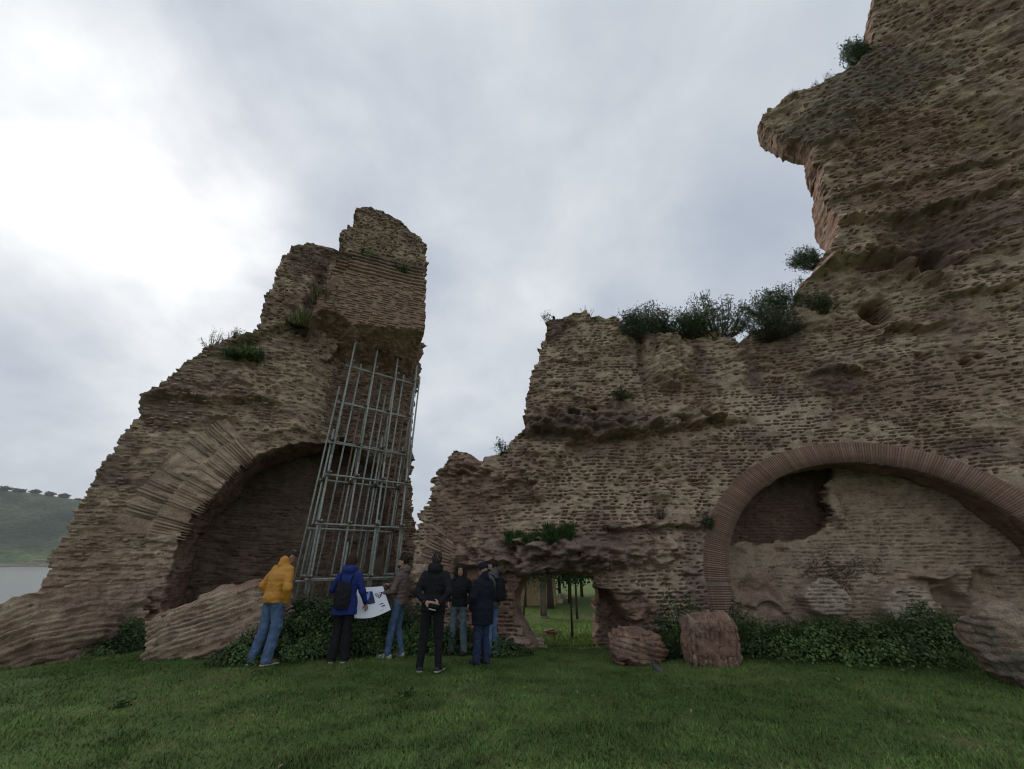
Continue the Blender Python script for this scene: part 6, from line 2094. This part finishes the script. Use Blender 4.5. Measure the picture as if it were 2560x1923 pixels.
    person('long-haired woman in a black jacket and faded jeans facing the camera', g, 176, 1.62,
           dict(elL=(-.27, -.02, 1.16), wrL=(-.23, .06, .96), elR=(.27, -.02, 1.16), wrR=(.22, .10, .97), hdL=(.2, .3, -1), hdR=(-.3, .4, -1), look=6, kneeL=(-.11, .02, .5), kneeR=(.11, .02, .5), ankL=(-.14, 0, .1), ankR=(.14, -.02, .1)),
           dict(top=M_BLACK, hem=.90, hem_w=(.18, .14), quilt=(.07, .006), legs=M_DENIM3, leg=(.094, .070, .078), hair='long', hair_mat=M_HAIRD, shoes=M_SHOED, sole=False, build=.95))
    # man with the beanie
    g, h = hgt(1203, 1662, 1424)
    person('man in a long dark coat and black beanie turned to the left', g, 48, 1.66,
           dict(elL=(-.27, -.02, 1.14), wrL=(-.22, .10, .93), elR=(.27, -.02, 1.13), wrR=(.23, .08, .92), nod=12, look=12, kneeL=(-.09, .02, .5), kneeR=(.09, .02, .5), ankL=(-.10, .03, .1), ankR=(.10, -.03, .1), hdL=(.2, .3, -1), hdR=(-.2, .3, -1)),
           dict(top=M_NAVY, top_name='coat', hem=.66, hem_w=(.215, .175), legs=M_DENIM2, leg=(.105, .082, .075), hair='beanie', hair_mat=M_NAVY, shoes=M_SHOED, sole=False, build=1.15, handL=False, handR=False))
    # man with the grey jacket behind him
    g, h = hgt(1228, 1641, 1409)
    _, pj = person('bearded man in a grey jacket and light jeans half hidden behind the beanie man', g, 62, 1.74,
           dict(elR=(.28, -.03, 1.14), wrR=(.24, .12, .95), nod=8, look=8, kneeL=(-.10, .02, .5), kneeR=(.10, .03, .5), ankL=(-.10, .02, .1), ankR=(.12, -.03, .1), hdR=(-.2, .4, -1)),
           dict(top=M_GREY, hem=.86, legs=M_DENIM4, leg=(.098, .078, .075), hair='short', hair_mat=M_HAIRD, beard=True, shoes=M_SHOED, sole=False, build=1.08))
    backpack('black backpack on the back of the man in the grey jacket', pj, M_BLACK, .29, .15, .44, (0.0, -.205, 1.18), [[(-.10, -.15, 1.34), (-.12, -.10, 1.44), (-.115, -.01, 1.465), (-.11, .10, 1.38), (-.13, .12, 1.2)], [(.10, -.15, 1.34), (.12, -.10, 1.44), (.115, -.01, 1.465), (.11, .10, 1.38), (.13, .12, 1.2)]])
    return pl, pm


PL, PM = build_people()


def build_sheet():
    """the printed sheet held between the woman in blue and the man in taupe"""
    a = at_depth(957, 1466, 8.62); b = at_depth(978, 1524, 8.42)      # the man's side: top, bottom
    c = at_depth(868, 1472, 8.55); d = at_depth(884, 1546, 8.22)      # the woman's side
    n, m = 26, 18
    U, W = np.meshgrid(np.linspace(0, 1, n), np.linspace(0, 1, m))

    def S(u, w):
        u, w = np.asarray(u)[..., None], np.asarray(w)[..., None]
        P = c * (1 - u) * (1 - w) + a * u * (1 - w) + d * (1 - u) * w + b * u * w
        bow = np.sin(np.pi * u[..., 0]) * (0.2 + w[..., 0]) * 0.05
        P = P.copy()
        P[..., 2] -= bow * 0.9 * w[..., 0]
        P[..., 1] += 0.03 * np.sin(3 * u[..., 0] + 2 * w[..., 0]) + 0.02 * np.cos(5 * u[..., 0])
        return P
    P = S(U, W)
    nrm = np.cross(a - c, d - c); nrm /= np.linalg.norm(nrm)
    if nrm[1] > 0: nrm = -nrm
    root = empty('paper_sheet', tuple(d))
    tag(root, 'large white printed paper sheet held open between two people', 'paper')
    off = np.array(d)
    V = np.concatenate([P.reshape(-1, 3), P.reshape(-1, 3) - nrm * 0.0012]) - off
    q = grid_quads(m, n)
    mp = mat_plain('white_paper', (0.74, 0.76, 0.82), 0.8, 0, 0.2, 0.02, 6)
    put('sheet', mesh_np('sheet', V, [q, q[:, ::-1] + m * n], None, True, (mp,)), root)

    def patch(name, pts_u, pts_w, mat, k=1.6):
        uu, ww = np.meshgrid(np.linspace(*pts_u, 8), np.linspace(*pts_w, 8))
        G = S(uu, ww) + nrm * 0.003 - off
        put(name, mesh_np(name, G.reshape(-1, 3), grid_quads(8, 8), None, True, (mat,)), root)
    md = mat_plain('print_photo_dark', (0.035, 0.045, 0.10), 0.7, 0, 0.2, 0.4, 30)
    ml = mat_plain('print_photo_light', (0.20, 0.32, 0.68), 0.7, 0, 0.2, 0.2, 30)
    mi = mat_plain('print_ink', (0.02, 0.025, 0.05), 0.8)
    patch('printed_photo', (.44, .67), (.17, .60), md)
    uu, ww = np.meshgrid(np.linspace(0, 1, 9), np.linspace(0, 1, 6))
    G = S(.47 + .12 * uu * (1 - .5 * ww), .22 + .22 * ww + .04 * np.sin(6 * uu)) + nrm * 0.005 - off
    put('printed_photo', mesh_np('printed_photo', G.reshape(-1, 3), grid_quads(6, 9), None, True, (ml,)), root)
    # crescent drawing
    def stroke(uv, r=0.0035):
        uv = np.array(uv)
        pts = S(uv[:, 0], uv[:, 1]) + nrm * 0.004 - off
        MB().tube(pts, r, 5).build('drawing_line', mi, root)
    t = np.linspace(0, 1, 12)
    stroke(np.stack([.72 + .20 * t, .18 + .26 * np.sin(np.pi * (0.15 + .75 * t)) ** 1.2], 1), .005)
    stroke(np.stack([.745 + .175 * t, .22 + .12 * np.sin(np.pi * (0.1 + .75 * t))], 1))
    stroke(np.stack([.80 + .12 * t, .40 - .17 * t ** 2], 1))
    stroke([(.80, .32), (.81, .41)]); stroke([(.85, .33), (.86, .43)]); stroke([(.905, .30), (.90, .40)])
    patch('text_line', (.77, .88), (.66, .69), mi)
    patch('text_line', (.81, .90), (.745, .785), mi)
    mg = mat_plain('faint_print', (0.52, 0.53, 0.58), 0.8)
    patch('text_line', (.76, .84), (.88, .895), mg)
    patch('text_line', (.83, .835), (.50, .60), mg)


build_sheet()
print('SCRIPT_DONE')
